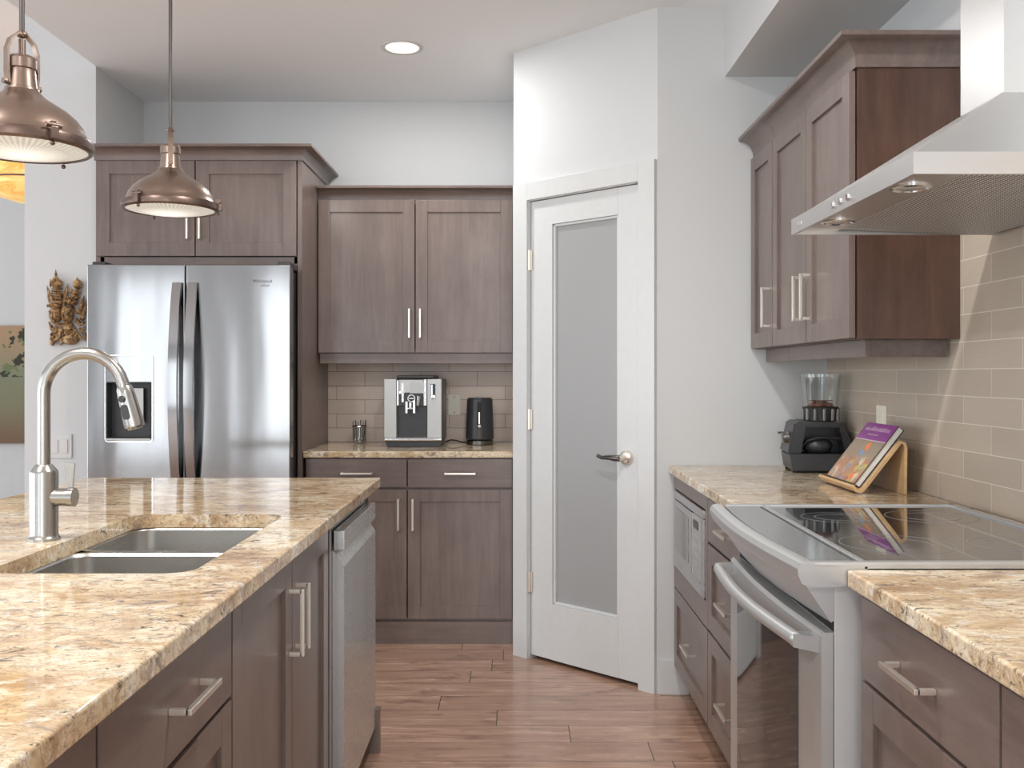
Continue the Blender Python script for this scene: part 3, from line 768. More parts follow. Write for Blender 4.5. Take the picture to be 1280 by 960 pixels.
t = thing('island_end_panel', 'dark brown end panel of the island just beyond the dishwasher', 'panel', (-0.8, 3.3, 0))
part('panel', MB().box(-1.096, -0.490, 3.285, 3.305, 0, ZI, 0.001), M['wood'], t)
single('filler_strip', MB().box(-0.60, -0.495, 2.625, 2.655, 0.0, ZI, 0.001), M['wood'], 'narrow dark brown filler between the island sink cabinet and the dishwasher', 'filler strip', (-0.55, 2.64, 0))
part('base_block', MB().box(-0.56, -0.452, 3.284, 3.320, 0, 0.15, 0.002), M['wood'], t)
single('island_back_panel', MB().box(-1.14, -1.10, 0.56, 3.305, 0, ZI, 0.001), M['wood'], 'dark brown back panel of the island under the seating overhang', 'panel', (-1.12, 1.9, 0))

# dishwasher
t = thing('dishwasher', 'stainless dishwasher with bar handle at the far end of the island', 'dishwasher', (-0.8, 2.97, 0.0))
dy0, dy1 = 2.665, 3.272
part('body', MB().box(-1.08, -0.515, dy0+0.004, dy1-0.004, 0.09, 0.872), M['dark'], t)
mb = MB()
# chamfered front door: outer face x=-0.463
mb.prism([(-0.512, 0.10), (-0.463, 0.10), (-0.463, 0.752), (-0.484, 0.786), (-0.498, 0.80), (-0.498, 0.868), (-0.512, 0.868)], dy0, dy1, 'y')
dr = part('door', mb, M['dwsteel'], t)
part('handle', MB().box(-0.492, -0.462, dy0, dy1-0.01, 0.796, 0.850, 0.002), M['dwsteel'], dr)
part('badge', MB().box(-0.4625, -0.4615, 3.20, 3.235, 0.818, 0.828), M['chrome'], dr)
part('kick_plate', MB().box(-0.60, -0.56, dy0, dy1, 0.0, 0.09), M['blackm'], t)

# sink
t = thing('sink', 'double-bowl stainless undermount sink in the island', 'sink', (-0.78, 2.155, 0.66))
def bowl(y0, y1, depth):
    mb = MB(); zt = CT-0.0345; x0, x1 = SKX0-0.004, SKX1+0.004
    secs = []
    def sec(ins, z, r): return [(p[0], p[1], z) for p in rrect(x0+ins, x1-ins, y0+ins, y1-ins, r, 7)]
    secs.append(sec(-0.012, zt-0.002, 0.055)); secs.append(sec(-0.012, zt, 0.055)); secs.append(sec(0.0, zt, 0.05)); secs.append(sec(0.004, zt-0.006, 0.048))
    secs.append(sec(0.010, zt-depth+0.03, 0.045)); secs.append(sec(0.018, zt-depth+0.008, 0.04)); secs.append(sec(0.035, zt-depth, 0.03)); 
    cx, cy = (x0+x1)/2, (y0+y1)/2
    last = sec(0.035, zt-depth, 0.03); n = len(last)
    secs.append([(cx+(p[0]-cx)*0.25, cy+(p[1]-cy)*0.25, zt-depth-0.004) for p in last])
    mb.loft(secs, cap=False)
    vs = [(p[0], p[1], p[2]) for p in secs[-1]]; mb._add(vs, [tuple(range(n))])
    o = part('bowl', mb, M['sinksteel'], t)
    part('drain', MB().lathe([(0, 0.004), (0.030, 0.004), (0.042, 0.006), (0.045, 0.0)], (cx, cy, zt-depth-0.004), 28), M['chrome'], o)
bowl(2.200, SKY1+0.004, 0.20); bowl(SKY0-0.004, 2.170, 0.20)
part('divider', MB().box(SKX0+0.03, SKX1-0.03, 2.168, 2.202, CT-0.06, CT-0.0385, 0.006), M['sinksteel'], t)

# faucet
FX, FY = -1.03, 2.14
t = thing('faucet', 'tall brushed nickel gooseneck pull-down faucet on the island', 'faucet', (FX, FY, CT))
mb = MB(); mb.lathe([(0, 0), (0.034, 0), (0.034, 0.006), (0.0305, 0.010), (0.0295, 0.014), (0.0295, 0.148), (0.0285, 0.152), (0.0165, 0.166), (0.0, 0.166)], (FX, FY, CT), 40)
part('base', mb, M['faucet'], t)
R = 0.088; zc = 1.235; path = [(FX, FY, CT+0.16), (FX, FY, 1.12)]
for i in range(0, 19):
    a = PI-math.radians(163)*i/18
    path.append((FX+R+R*math.cos(a), FY, zc+R*math.sin(a)))
e = Vector(path[-1]); dirv = (e-Vector(path[-2])).normalized()
path.append(tuple(e+dirv*0.01))
part('spout', MB().tube(path, 0.0135, 24), M['faucet'], t)
e = Vector(path[-1]); ax = Vector((math.sin(math.radians(15)), 0, -math.cos(math.radians(15))))
q = ax.to_track_quat('Z', 'Y').to_matrix().to_4x4()
mb = MB(Matrix.Translation(e) @ q)
mb.lathe([(0.0, 0.0), (0.0145, 0.0), (0.0175, 0.006), (0.0185, 0.02), (0.0215, 0.085), (0.021, 0.092), (0.017, 0.092), (0.015, 0.097), (0, 0.097)], (0, 0, 0), 32)
sh = part('spray_head', mb, M['faucet'], t)
# buttons on the side that faces the camera (-Y)
xa = Vector((0, -1, 0)); cxv = ax.cross(xa).normalized()
mf = Matrix.Identity(4)
for i in range(3): mf[i][0] = cxv[i]; mf[i][1] = xa[i]; mf[i][2] = ax[i]; mf[i][3] = e[i]
side = 0.004
mb = MB(mf); mb.lathe([(0.0, 0.024), (0.006, 0.024), (0.0075, 0.022), (0.0075, 0.014), (0, 0.014)], (0+side, 0, 0.028), 20, 'y'); part('button', mb, M['dark'], sh, 'round grey button')
mb = MB(mf); o_ = rrect(-0.0075+side, 0.0075+side, 0.041, 0.074, 0.007, 5); mb.prism(o_, 0.014, 0.0245, 'y', 0.001); part('button', mb, M['dark'], sh, 'oblong grey rocker button')
mb = MB(); hz_ = CT+0.094
mb.cyl((FX+0.02, FY-0.0, hz_), (FX+0.062, FY+0.0, hz_), 0.0195, 28)
mb.cyl((FX+0.055, FY, hz_), (FX+0.068, FY, hz_), 0.021, 28)
hd = part('valve', mb, M['faucet'], t)
mb = MB(); mb.prism([(FX+0.051, hz_+0.014), (FX+0.061, hz_+0.014), (FX+0.066, hz_+0.074), (FX+0.040, hz_+0.076)], FY+0.004, FY+0.009, 'y', 0.0008)
part('lever', mb, M['faucet'], hd)

# ------------------------------------------------------------------ refrigerator
RX0, RX1, RS = -1.921, -1.004, -1.476
t = thing('refrigerator', 'stainless french-door refrigerator with ice and water dispenser', 'refrigerator', (-1.46, 4.8, 0))
part('body', MB().box(RX0+0.006, RX1-0.024, 4.462, 5.20, 0.02, 1.755, 0.004), M['dark'], t)
FZ0, FZ1 = 0.72, 1.772
ldoor = part('door', MB().box(RX0, RS-0.002, 4.39, 4.452, FZ0, FZ1, 0.006, 3), M['fridge'], t)
rdoor = part('door', MB().box(RS+0.002, RX1, 4.39, 4.452, FZ0, FZ1, 0.006, 3), M['fridge'], t)
def hndl(xc):
    mb = MB(); secs = []; n = 18
    for i in range(n+1):
        s_ = i/n; z = 0.735+s_*0.955; b = math.sin(PI*s_)**0.8*0.062+0.016
        y = 4.39-b
        secs.append([(xc-0.020, y, z), (xc+0.020, y, z), (xc+0.020, 4.392 if i in (0, n) else y+0.016, z), (xc-0.020, 4.392 if i in (0, n) else y+0.016, z)])
    mb.loft(secs); return mb
part('handle', hndl(RS-0.034), M['fridge'], ldoor); part('handle', hndl(RS+0.036), M['fridge'], rdoor)
fd = part('freezer_drawer', MB().box(RX0, RX1, 4.39, 4.452, 0.06, FZ0-0.01, 0.006, 3), M['fridge'], t)
part('handle', MB().box(RX0+0.15, RX1-0.15, 4.335, 4.353, 0.62, 0.65, 0.004).box(RX0+0.16, RX0+0.19, 4.35, 4.392, 0.625, 0.645).box(RX1-0.19, RX1-0.16, 4.35, 4.392, 0.625, 0.645), M['fridge'], fd)
for x in (RX0+0.05, RX1-0.03): part('hinge_cover', MB().box(x-0.03, x+0.03, 4.40, 4.53, 1.756, 1.786, 0.006), M['dark'], t)
# dispenser
DX0, DX1, DZ0, DZ1 = -1.838, -1.620, 0.972, 1.365
mb = MB(Matrix.Translation(-Vector((-1.46, 4.8, 0)))); mb.prism(rrect(DX0+0.006, DX1-0.006, DZ0+0.014, 1.243, 0.008, 3), 4.30, 4.447, 'y')
c = finish('cutter', mb, M['black'], 0); c.location = (-1.46, 4.8, 0)
md = ldoor.modifiers.new('b', 'BOOLEAN'); md.object = c; md.operation = 'DIFFERENCE'; md.solver = 'EXACT'
bpy.context.view_layer.update(); dg = bpy.context.evaluated_depsgraph_get()
me = bpy.data.meshes.new_from_object(ldoor.evaluated_get(dg)); ldoor.modifiers.clear(); ldoor.data = me
bpy.data.objects.remove(c)
for p in me.polygons: p.use_smooth = True
me.set_sharp_from_angle(angle=math.radians(30))
md = ldoor.modifiers.new('weighted', 'WEIGHTED_NORMAL'); md.keep_sharp = True; md.weight = 100
mb = MB()
o_ = [(p[0], p[1]) for p in rrect(DX0, DX1, DZ0, DZ1, 0.016, 5)]; i_ = [(p[0], p[1]) for p in rrect(DX0+0.005, DX1-0.005, DZ0+0.005, DZ1-0.005, 0.012, 5)]
n = len(o_)
mb.loft([[(p[0], 4.391, p[1]) for p in o_], [(p[0], 4.384, p[1]) for p in o_], [(p[0], 4.384, p[1]) for p in i_], [(p[0], 4.391, p[1]) for p in i_]], cap=False)
dsp = part('dispenser', mb, M['chrome'], ldoor)
part('control_panel', MB().box(DX0+0.006, DX1-0.006, 4.386, 4.392, 1.243, DZ1-0.006, 0.001), M['fridge'], dsp)
mb = MB(); y1 = 4.446
mb.box(DX0+0.007, DX1-0.007, y1-0.002, y1, DZ0+0.015, 1.242).box(DX0+0.007, DX0+0.009, 4.392, y1, DZ0+0.015, 1.242).box(DX1-0.009, DX1-0.007, 4.392, y1, DZ0+0.015, 1.242)
mb.box(DX0+0.007, DX1-0.007, 4.392, y1, DZ0+0.015, DZ0+0.018).box(DX0+0.007, DX1-0.007, 4.392, y1, 1.239, 1.242)
part('cavity', mb, M['dark'], dsp)
part('paddle', MB().box(-1.735, -1.675, 4.415, 4.425, 1.055, 1.215, 0.003), M['silver'], dsp)
part('drip_tray', MB().box(DX0+0.008, DX1-0.008, 4.378, 4.44, DZ0+0.008, DZ0+0.018, 0.002), M['silver'], dsp)

def text_mesh(txt, size, mat4, ext=0.0004):
    cu = bpy.data.curves.new('lettering', 'FONT'); cu.body = txt; cu.size = size; cu.extrude = ext; cu.align_x = 'CENTER'
    o = bpy.data.objects.new('lettering', cu); COL.objects.link(o); bpy.context.view_layer.update()
    me = bpy.data.meshes.new_from_object(o.evaluated_get(bpy.context.evaluated_depsgraph_get()))
    bpy.data.objects.remove(o); me.transform(mat4); return me
mt = frame((-1.130, 4.3895, 1.690), (1, 0, 0), (0, 0, 1))
mt = Matrix(((1, 0, 0, -1.130), (0, 0, -1, 4.3895), (0, 1, 0, 1.690), (0, 0, 0, 1)))
mb = MB()
me = text_mesh('Whirlpool', 0.021, mt); mb.bm.from_mesh(me); 
me = text_mesh('GOLD', 0.014, Matrix(((1, 0, 0, -1.117), (0, 0, -1, 4.3895), (0, 1, 0, 1.672), (0, 0, 0, 1)))); mb.bm.from_mesh(me)
part('lettering', mb, M['dark'], rdoor, 'small dark lettering', smooth=0)

# ------------------------------------------------------------------ range
RY0, RY1 = 1.820, 2.638
t = thing('range', 'stainless slide-in range with black glass cooktop', 'stove', (0.88, 2.23, 0))
part('body', MB().box(0.606, 1.19, RY0+0.024, RY1-0.03, 0.02, 0.884, 0.002), M['enamel'], t)
def bow(y, amt): 
    s_ = (y-RY0)/(RY1-RY0); return -amt*math.sin(PI*max(0, min(1, s_)))
NS = 20
ys = [RY0+(RY1-RY0)*i/NS for i in range(NS+1)]
outer = [(0.530+bow(y, 0.020), y) for y in ys]+[(1.193, RY1), (1.193, RY0)]
# rounded lip section lofted along Y
mb = MB(); secs = []
for y in ys:
    x = 0.530+bow(y, 0.020)
    secs.append([(x+0.030, y, 0.927), (x+0.016, y, 0.9275), (x+0.006, y, 0.924), (x, y, 0.914), (x+0.001, y, 0.902), (x+0.008, y, 0.886), (x+0.020, y, 0.880), (0.604, y, 0.880), (0.66, y, 0.886), (0.66, y, 0.918), (x+0.034, y, 0.918)])
mb.loft(secs)
mb.box(0.655, 1.193, RY0, RY1, 0.9145, 0.918)
mb.box(0.558, 1.193, RY0+0.0005, RY0+0.018, 0.915, 0.9272, 0.003).box(0.57, 1.193, RY1-0.014, RY1, 0.915, 0.9275, 0.003)
mb.box(1.170, 1.193, RY0, RY1, 0.915, 0.9275, 0.003)
mb.prism([(0.652, RY0+0.015), (0.664, RY0+0.015), (0.676, RY1-0.012), (0.664, RY1-0.012)], 0.915, 0.9265, 'z', 0.002)
topf = part('cooktop_frame', mb, M['rangesteel'], t)
mb = MB(); pts = [(0.530+bow(y, 0.020)+0.033, y) for y in ys[1:-1]]
pts = [(pts[0][0], RY0+0.019)]+pts+[(pts[-1][0], RY1-0.015)]+[(0.663, RY1-0.015), (0.651, RY0+0.019)]
mb.prism(pts, 0.918, 0.9205, 'z'); part('seal', mb, M['blackm'], t)
def inset(P, k):
    out = []; n = len(P)
    for i in range(n):
        a, b, c = Vector(P[i-1]), Vector(P[i]), Vector(P[(i+1) % n])
        d1 = (b-a).normalized(); d2 = (c-b).normalized(); n1 = Vector((d1.y, -d1.x)); n2 = Vector((d2.y, -d2.x))
        m_ = (n1+n2).normalized(); out.append(tuple(b+m_*k/max(0.3, m_.dot(n1))))
    return out
ip = inset(pts, 0.006)
if sum(ip[i-1][0]*ip[i][1]-ip[i][0]*ip[i-1][1] for i in range(len(ip)))**2 > sum(pts[i-1][0]*pts[i][1]-pts[i][0]*pts[i-1][1] for i in range(len(pts)))**2: ip = inset(pts, -0.006)
part('control_panel', MB().prism(ip, 0.918, 0.9225, 'z'), M['ctrlglass'], t, 'grey glass control strip')
mb = MB(); mb.prism([(0.666, RY0+0.019), (1.169, RY0+0.019), (1.169, RY1-0.015), (0.677, RY1-0.015)], 0.918, 0.9225, 'z')
ct = part('cooktop_glass', mb, M['cooktop'], t)
for cx, cy, r in ((0.80, 2.04, 0.115), (0.80, 2.42, 0.085), (1.04, 2.04, 0.085), (1.04, 2.43, 0.11)):
    mb = MB(); k = 48
    for rr in (r, r*0.62):
        mb.ring([(cx+rr*math.cos(2*PI*i/k), cy+rr*math.sin(2*PI*i/k)) for i in range(k)], [(cx+(rr-0.0018)*math.cos(2*PI*i/k), cy+(rr-0.0018)*math.sin(2*PI*i/k)) for i in range(k)], 0.9224, 0.9228)
    part('burner_ring', mb, M['burner'], ct)
# fascia under the lip
mb = MB(); secs = []
yf = [RY0+0.024+(RY1-RY0-0.05)*i/NS for i in range(NS+1)]
for y in yf:
    b = bow(y, 0.020)
    secs.append([(0.551+b, y, 0.882), (0.6055, y, 0.882), (0.6055, y, 0.812), (0.602+b, y, 0.808)])
mb.loft(secs); part('fascia', mb, M['rangesteel'], t)
# oven door
mb = MB(); secs = []
for y in yf:
    b = bow(y, 0.018)
    secs.append([(0.583+b, y, 0.155), (0.604, y, 0.155), (0.604, y, 0.789), (0.590+b, y, 0.789), (0.583+b, y, 0.782)])
mb.loft(secs); od = part('oven_door', mb, M['rangesteel'], t)
mb = MB(); secs = []
for i in range(13):
    y = 1.965+(2.50-1.965)*i/12; b = bow(y, 0.018)
    secs.append([(0.5815+b, y, 0.24), (0.584+b, y, 0.24), (0.584+b, y, 0.735), (0.5815+b, y, 0.735)])
mb.loft(secs); part('oven_window', mb, M['ovenglass'], od)
mb = MB(); n = 20; pth = []
ya, yb = 1.900, 2.585
for i in range(n+1):
    s_ = i/n; pth.append((0.550-0.022*math.sin(PI*s_)-0.006*s_, ya+(yb-ya)*s_, 0.762))
mb.tube(pth, 0.0145, 18)
mb.loft([[(0.540, 1.886, 0.750), (0.540, 1.886, 0.775), (0.560, 1.912, 0.775), (0.560, 1.912, 0.750)], [(0.590, 1.850, 0.746), (0.590, 1.850, 0.778), (0.590, 1.885, 0.778), (0.590, 1.885, 0.746)]])
mb.loft([[(0.535, 2.598, 0.750), (0.535, 2.598, 0.775), (0.555, 2.572, 0.775), (0.555, 2.572, 0.750)], [(0.590, 2.606, 0.746), (0.590, 2.606, 0.778), (0.590, 2.575, 0.778), (0.590, 2.575, 0.746)]])
mb.ball((0.550, 1.898, 0.762), 0.0155)
part('handle', mb, M['rangesteel'], od)
part('vent_gap', MB().box(0.605, 0.6065, RY0+0.026, RY1-0.03, 0.790, 0.808), M['blackm'], t)
mb = MB(); secs = []
for y in yf:
    b = bow(y, 0.016); secs.append([(0.585+b, y, 0.035), (0.604, y, 0.035), (0.604, y, 0.148), (0.585+b, y, 0.148)])
mb.loft(secs); part('storage_drawer', mb, M['rangesteel'], t)
for x in (0.66, 1.14):
    for y in (1.88, 2.57): part('foot', MB().cyl((x, y, 0), (x, y, 0.03), 0.02, 14), M['blackm'], t)

# ------------------------------------------------------------------ range hood
HY0, HY1, HX = 1.757, 2.530, 0.720
HZ0, HZ1 = 1.638, 1.678
CX, CY0, CY1 = 1.03, 2.05, 2.25
XW = RW-0.010
t = thing('range_hood', 'stainless chimney range hood over the cooktop', 'range hood', (1.0, 2.14, 1.64))
mb = MB()
mb.ring([(HX, HY0), (XW, HY0), (XW, HY1), (HX, HY1)], [(HX+0.01, HY0+0.01), (XW-0.01, HY0+0.01), (XW-0.01, HY1-0.01), (HX+0.01, HY1-0.01)], HZ0, HZ1)
zt = 1.868
q0 = [(HX+0.003, HY0+0.003, HZ1-0.001), (XW, HY0+0.003, HZ1-0.001), (XW, HY1-0.003, HZ1-0.001), (HX+0.003, HY1-0.003, HZ1-0.001)]
q1 = [(CX-0.006, CY0-0.006, zt), (XW, CY0-0.006, zt), (XW, CY1+0.006, zt), (CX-0.006, CY1+0.006, zt)]
mb.loft([q0, q1])
part('canopy', mb, M['hoodsteel'], t, smooth=0)
part('chimney', MB().box(CX, XW, CY0, CY1, zt-0.004, 2.464, 0.001), M['hoodsteel'], t)
mb = MB(); mb.box(HX+0.010, XW, HY0+0.010, HY1-0.010, HZ1-0.012, HZ1-0.008)
mb.box(HX+0.012, HX+0.115, HY0+0.012, HY1-0.012, HZ0+0.010, HZ0+0.014)
part('underside', mb, M['hoodsteel'], t)
part('filter', MB().loft([[(HX+0.115, HY0+0.03, HZ0+0.010), (XW-0.03, HY0+0.03, HZ0-0.004), (XW-0.03, HY0+0.03, HZ0+0.004), (HX+0.115, HY0+0.03, HZ0+0.016)],
                         [(HX+0.115, HY1-0.03, HZ0+0.010), (XW-0.03, HY1-0.03, HZ0-0.004), (XW-0.03, HY1-0.03, HZ0+0.004), (HX+0.115, HY1-0.03, HZ0+0.016)]]), M['filter'], t, smooth=0)
for y in (1.93, 2.36):
    mb = MB(); mb.lathe([(0.040, 0.004), (0.040, -0.004), (0.034, -0.006), (0.030, -0.002)], (HX+0.065, y, HZ0+0.010), 36)
    lt = part('lamp_ring', mb, M['chrome'], t)
    part('lamp_lens', MB().lathe([(0.0, -0.003), (0.02, -0.003), (0.030, 0.0)], (HX+0.065, y, HZ0+0.008), 30), M['screen'], lt)
for y in (2.10, 2.15, 2.20): part('button', MB().cyl((HX+0.001, y, HZ0+0.02), (HX-0.004, y, HZ0+0.02), 0.007, 18), M['chrome'], t)
pass
part('badge', MB().box(HX-0.001, HX+0.001, 2.44, 2.475, HZ0+0.014, HZ0+0.024), M['chrome'], t)

# ------------------------------------------------------------------ pendants
def pendant(label, loc, rot, rad=1.0):
    t = thing('pendant_lamp', label, 'pendant lamp', loc, rot, None)
    prof = [(0.134, 0.004), (0.131, 0.010), (0.1275, 0.014), (0.1245, 0.022), (0.1195, 0.034), (0.109, 0.049), (0.090, 0.066), (0.068, 0.080), (0.050, 0.091), (0.040, 0.100), (0.0345, 0.107), (0.034, 0.111), (0.0305, 0.113),
            (0.0275, 0.140), (0.0265, 0.150), (0.0265, 0.152)]
    part('shade', MB().lathe(prof+[(r-0.002, z) for r, z in reversed(prof)], (0, 0, 0), 64), M['bronze'], t, local=True)
    part('socket_cap', MB().lathe([(0.0262, 0.150), (0.0295, 0.153), (0.0295, 0.172), (0.026, 0.178), (0.012, 0.184), (0.0, 0.186)], (0, 0, 0), 40), M['bronze'], t, local=True)
    part('rim_band', MB().lathe([(0.133, 0.008), (0.139, 0.006), (0.141, 0.0), (0.140, -0.012), (0.134, -0.017), (0.128, -0.016), (0.128, -0.010)], (0, 0, 0), 64), M['bronzed'], t, local=True)
    part('lens', MB().lathe([(0.129, -0.013), (0.115, -0.017), (0.09, -0.022), (0.05, -0.026), (0.0, -0.028)], (0, 0, 0), 72), M['lens'], t, local=True)
    for k in range(3):
        a = math.radians(20+120*k); m_r = Matrix.Rotation(a, 4, 'Z')
        mb = MB(m_r); mb.box(0.134, 0.150, -0.008, 0.008, -0.014, 0.010, 0.002); mb.cyl((0.143, -0.016, 0.013), (0.143, 0.016, 0.013), 0.005, 12); mb.box(0.128, 0.147, -0.004, 0.004, 0.006, 0.022, 0.001); mb.ball((0.138, 0, -0.022), 0.005)
        part('clamp', mb, M['bronzed'], t, local=True)
    mb = MB()
    for s_ in (-1, 1):
        pts = [(0.031*s_, 0.118), (0.034*s_, 0.14), (0.034*s_, 0.19), (0.026*s_, 0.212), (0.008*s_, 0.228)]
        secs = [[(p[0]-0.0025, -0.007, p[1]), (p[0]+0.0025, -0.007, p[1]), (p[0]+0.0025, 0.007, p[1]), (p[0]-0.0025, 0.007, p[1])] for p in pts]
        mb.loft(secs); mb.cyl((0.026*s_, 0, 0.120), (0.042*s_, 0, 0.120), 0.006, 14)
    mb.cyl((0, 0, 0.180), (0, 0, 0.215), 0.007, 14); mb.ball((0, 0, 0.226), 0.012, 0.012, 0.008)
    part('yoke', mb, M['bronze'], t, local=True)
    top = CZ-loc[2]
    part('rod', MB().cyl((0, 0, 0.225), (0, 0, top), 0.0055, 14), M['rod'], t, local=True)
    part('canopy', MB().lathe([(0.0, top-0.03), (0.02, top-0.028), (0.055, top-0.012), (0.06, top)], (0, 0, 0), 36), M['bronzed'], t, local=True)
    return t
def lamp(name, loc, power, col, r=0.03, spot=None):
    l = bpy.data.lights.new(name, 'SPOT' if spot else 'POINT'); l.energy = power; l.color = col; l.shadow_soft_size = r
    if spot: l.spot_size = spot; l.spot_blend = 0.6
    o = bpy.data.objects.new(name, l); COL.objects.link(o); o.location = loc; return o
P1 = (-1.03, 2.93, 1.785); P2 = (-1.03, 2.045, 1.763)
pendant('bronze pendant lamp in front of the fridge cabinet, farther of the two over the island', P1, math.radians(110))
pendant('large-looking bronze pendant lamp at the upper left corner, nearest the camera', P2, math.radians(60))
for p in (P1, P2): lamp('pendant_bulb', (p[0], p[1], p[2]-0.04), 5, (1, 0.86, 0.66), 0.04, math.radians(150))

# recessed ceiling lights: first is in view, the other three are added fill
LABD = ['round lit recessed ceiling light above the back cabinets', 'recessed ceiling light above the near part of the aisle', 'recessed ceiling light above the island, nearest the camera', 'recessed ceiling light behind the camera']
for i, (x, y, lab) in enumerate(((-0.50, 4.38, LABD[0]), (0.15, 1.9, LABD[1]), (-1.6, 1.2, LABD[2]), (-0.4, -1.2, LABD[3]))):
    t = thing('recessed_light', lab, 'ceiling light', (x, y, CZ-0.002), 0, 'recessed ceiling lights')
    part('trim_ring', MB().lathe([(0.075, 0.0), (0.094, -0.001), (0.095, 0.002)], (x, y, CZ-0.003), 48), M['trim'], t)
    part('diffuser', MB().lathe([(0.0, 0.0), (0.074, 0.0), (0.076, 0.002)], (x, y, CZ-0.004), 48), M['canlight'], t)
    l = area('downlight', (x, y, CZ-0.012), (0, 0, 0), 0.14, 0.14, 14 if i == 0 else 34, (1, 0.985, 0.965)); l.data.shape = 'DISK'

# amber pendant in the next room
t = thing('amber_lamp', 'glowing amber glass hanging bowl lamp beyond the left wall corner', 'hanging lamp', (-2.83, 5.75, 2.30))
cx, cy = -2.83, 5.75
part('bowl', MB().lathe([(0.0, 2.285), (0.10, 2.292), (0.19, 2.320), (0.245, 2.37), (0.25, 2.40)], (cx, cy, 0), 48), M['amber'], t)
part('upper_glass', MB().lathe([(0.245, 2.408), (0.225, 2.44), (0.205, 2.53), (0.19, 2.56)], (cx, cy, 0), 48), M['amber'], t)
part('band', MB().lathe([(0.247, 2.398), (0.254, 2.400), (0.254, 2.408), (0.247, 2.41)], (cx, cy, 0), 48), M['bronzed'], t)
mb = MB(); mb.cyl((cx, cy, 2.285), (cx, cy, HZ), 0.008, 12); mb.ball((cx, cy, 2.275), 0.016); mb.lathe([(0, HZ-0.03), (0.06, HZ-0.01), (0.065, HZ)], (cx, cy, 0), 28)
part('stem', mb, M['bronzed'], t)
lamp('amber_bulb', (cx, cy, 2.46), 1.5, (1, 0.7, 0.35), 0.05)

# ------------------------------------------------------------------ painting, switches, outlets
t = thing('painting', 'floral canvas painting in green and tan on the far hallway wall', 'painting', (-4.0, 7.385, 0.757))
part('canvas', MB().box(-4.35, -3.655, 7.36, 7.396, 0.757, 1.645, 0.003), M['painting'], t)
x0, x1 = -2.215, -2.102; zc_ = 1.277-(558-468)/F*4.64
t = thing('switch_plate', 'white double switch plate on the wall left of the fridge', 'switch plate', ((x0+x1)/2, 4.648, zc_-0.057))
part('plate', MB().box(x0, x1, 4.642, 4.650, zc_-0.057, zc_+0.057, 0.002), M['wplate'], t)
for k, xc in enumerate((x0+0.033, x0+0.079)):
    part('rocker', MB().box(xc-0.016, xc+0.016, 4.638, 4.643, zc_-0.033, zc_+0.033, 0.0015), M['wplate'], t)
t = thing('outlet_plate', 'blank almond wall plate between the coffee machine and the kettle', 'wall plate', (-0.318, BW-0.010, 1.06))
part('plate', MB().box(-0.351, -0.285, BW-0.015, BW-0.0085, 1.058, 1.170, 0.002), M['white_plastic'], t)
for z in (1.072, 1.156): part('screw', MB().lathe([(0, -0.002), (0.004, -0.0015), (0.0045, 0.0)], (-0.318, BW-0.015, z), 12, 'y'), M['darknickel'], t)
t = thing('outlet_plate', 'almond outlet plate on the right tiles behind the cookbook', 'wall plate', (RW-0.010, 3.31, 1.06))
part('plate', MB().box(RW-0.0155, RW-0.0085, 3.27, 3.352, 1.055, 1.172, 0.002), M['white_plastic'], t)
part('receptacle', MB().box(RW-0.018, RW-0.015, 3.293, 3.329, 1.08, 1.148, 0.002), M['white_plastic'], t)

# ------------------------------------------------------------------ carving
CYD = 4.635
def cpt(cx, cy): 
    px = 40+cx*0.1146; py = 330+cy*0.1146
    return ((px-642)/F*CYD, EYE-(py-468)/F*CYD)
K = 0.1146/F*CYD
mb = MB()
def cb(cx, cy, rx, rz, ry=0.02, dy=0.012, rot=0.0, u=14, v=9):
    x, z = cpt(cx, cy); mb.ball((x, 4.648-dy, z), rx*K, ry, rz*K, Matrix.Rotation(math.radians(rot), 4, 'Y'), u, v)
def leaf(pts, r, dy=0.012):
    P = []
    for cx, cy in pts: x, z = cpt(cx, cy); P.append((x, 4.648-dy, z))
    mb.tube(P, [k*K for k in r], 8)
# backing and torso
cb(370, 700, 105, 60, 0.018, 0.014); cb(425, 800, 92, 85, 0.026, 0.016); cb(420, 690, 40, 60, 0.02, 0.02)
cb(300, 680, 50, 40, 0.015, 0.015)
# left head (man)
cb(285, 555, 66, 92, 0.034, 0.036); cb(283, 570, 11, 40, 0.010, 0.068); cb(283, 622, 24, 8, 0.008, 0.062)
for s_ in (-1, 1): cb(283+s_*30, 545, 17, 7, 0.006, 0.064, s_*-6); cb(283+s_*30, 525, 22, 6, 0.006, 0.064, s_*8)
cb(283, 645, 20, 14, 0.010, 0.055)
# right head (woman)
cb(415, 560, 58, 95, 0.034, 0.040); cb(408, 580, 10, 38, 0.010, 0.074); cb(406, 632, 20, 8, 0.008, 0.068)
for s_ in (-1, 1): cb(410+s_*27, 555, 15, 6, 0.006, 0.070, s_*-6); cb(410+s_*27, 535, 20, 5, 0.006, 0.070, s_*8)
cb(370, 500, 22, 50, 0.02, 0.03, 15); cb(450, 490, 22, 45, 0.02, 0.03, -15)
# man's crown: head band, tall drum, bulb, spire
cb(285, 470, 72, 22, 0.03, 0.035); cb(285, 425, 66, 30, 0.028, 0.030)
for i in range(7): cb(225+i*20, 455-abs(3-i)*-3, 10, 18, 0.008, 0.062)
cb(300, 340, 50, 62, 0.026, 0.026)
for r_ in range(4):
    for i in range(5): cb(262+i*20, 300+r_*28, 9, 11, 0.007, 0.050)
cb(290, 268, 60, 14, 0.024, 0.026); cb(285, 215, 62, 52, 0.026, 0.026)
for i in range(5): cb(238+i*24, 215, 8, 46, 0.008, 0.046)
cb(275, 165, 34, 18, 0.018, 0.024); leaf([(272, 160), (270, 110), (268, 62)], [18, 11, 3], 0.022); cb(270, 112, 14, 9, 0.010, 0.022)
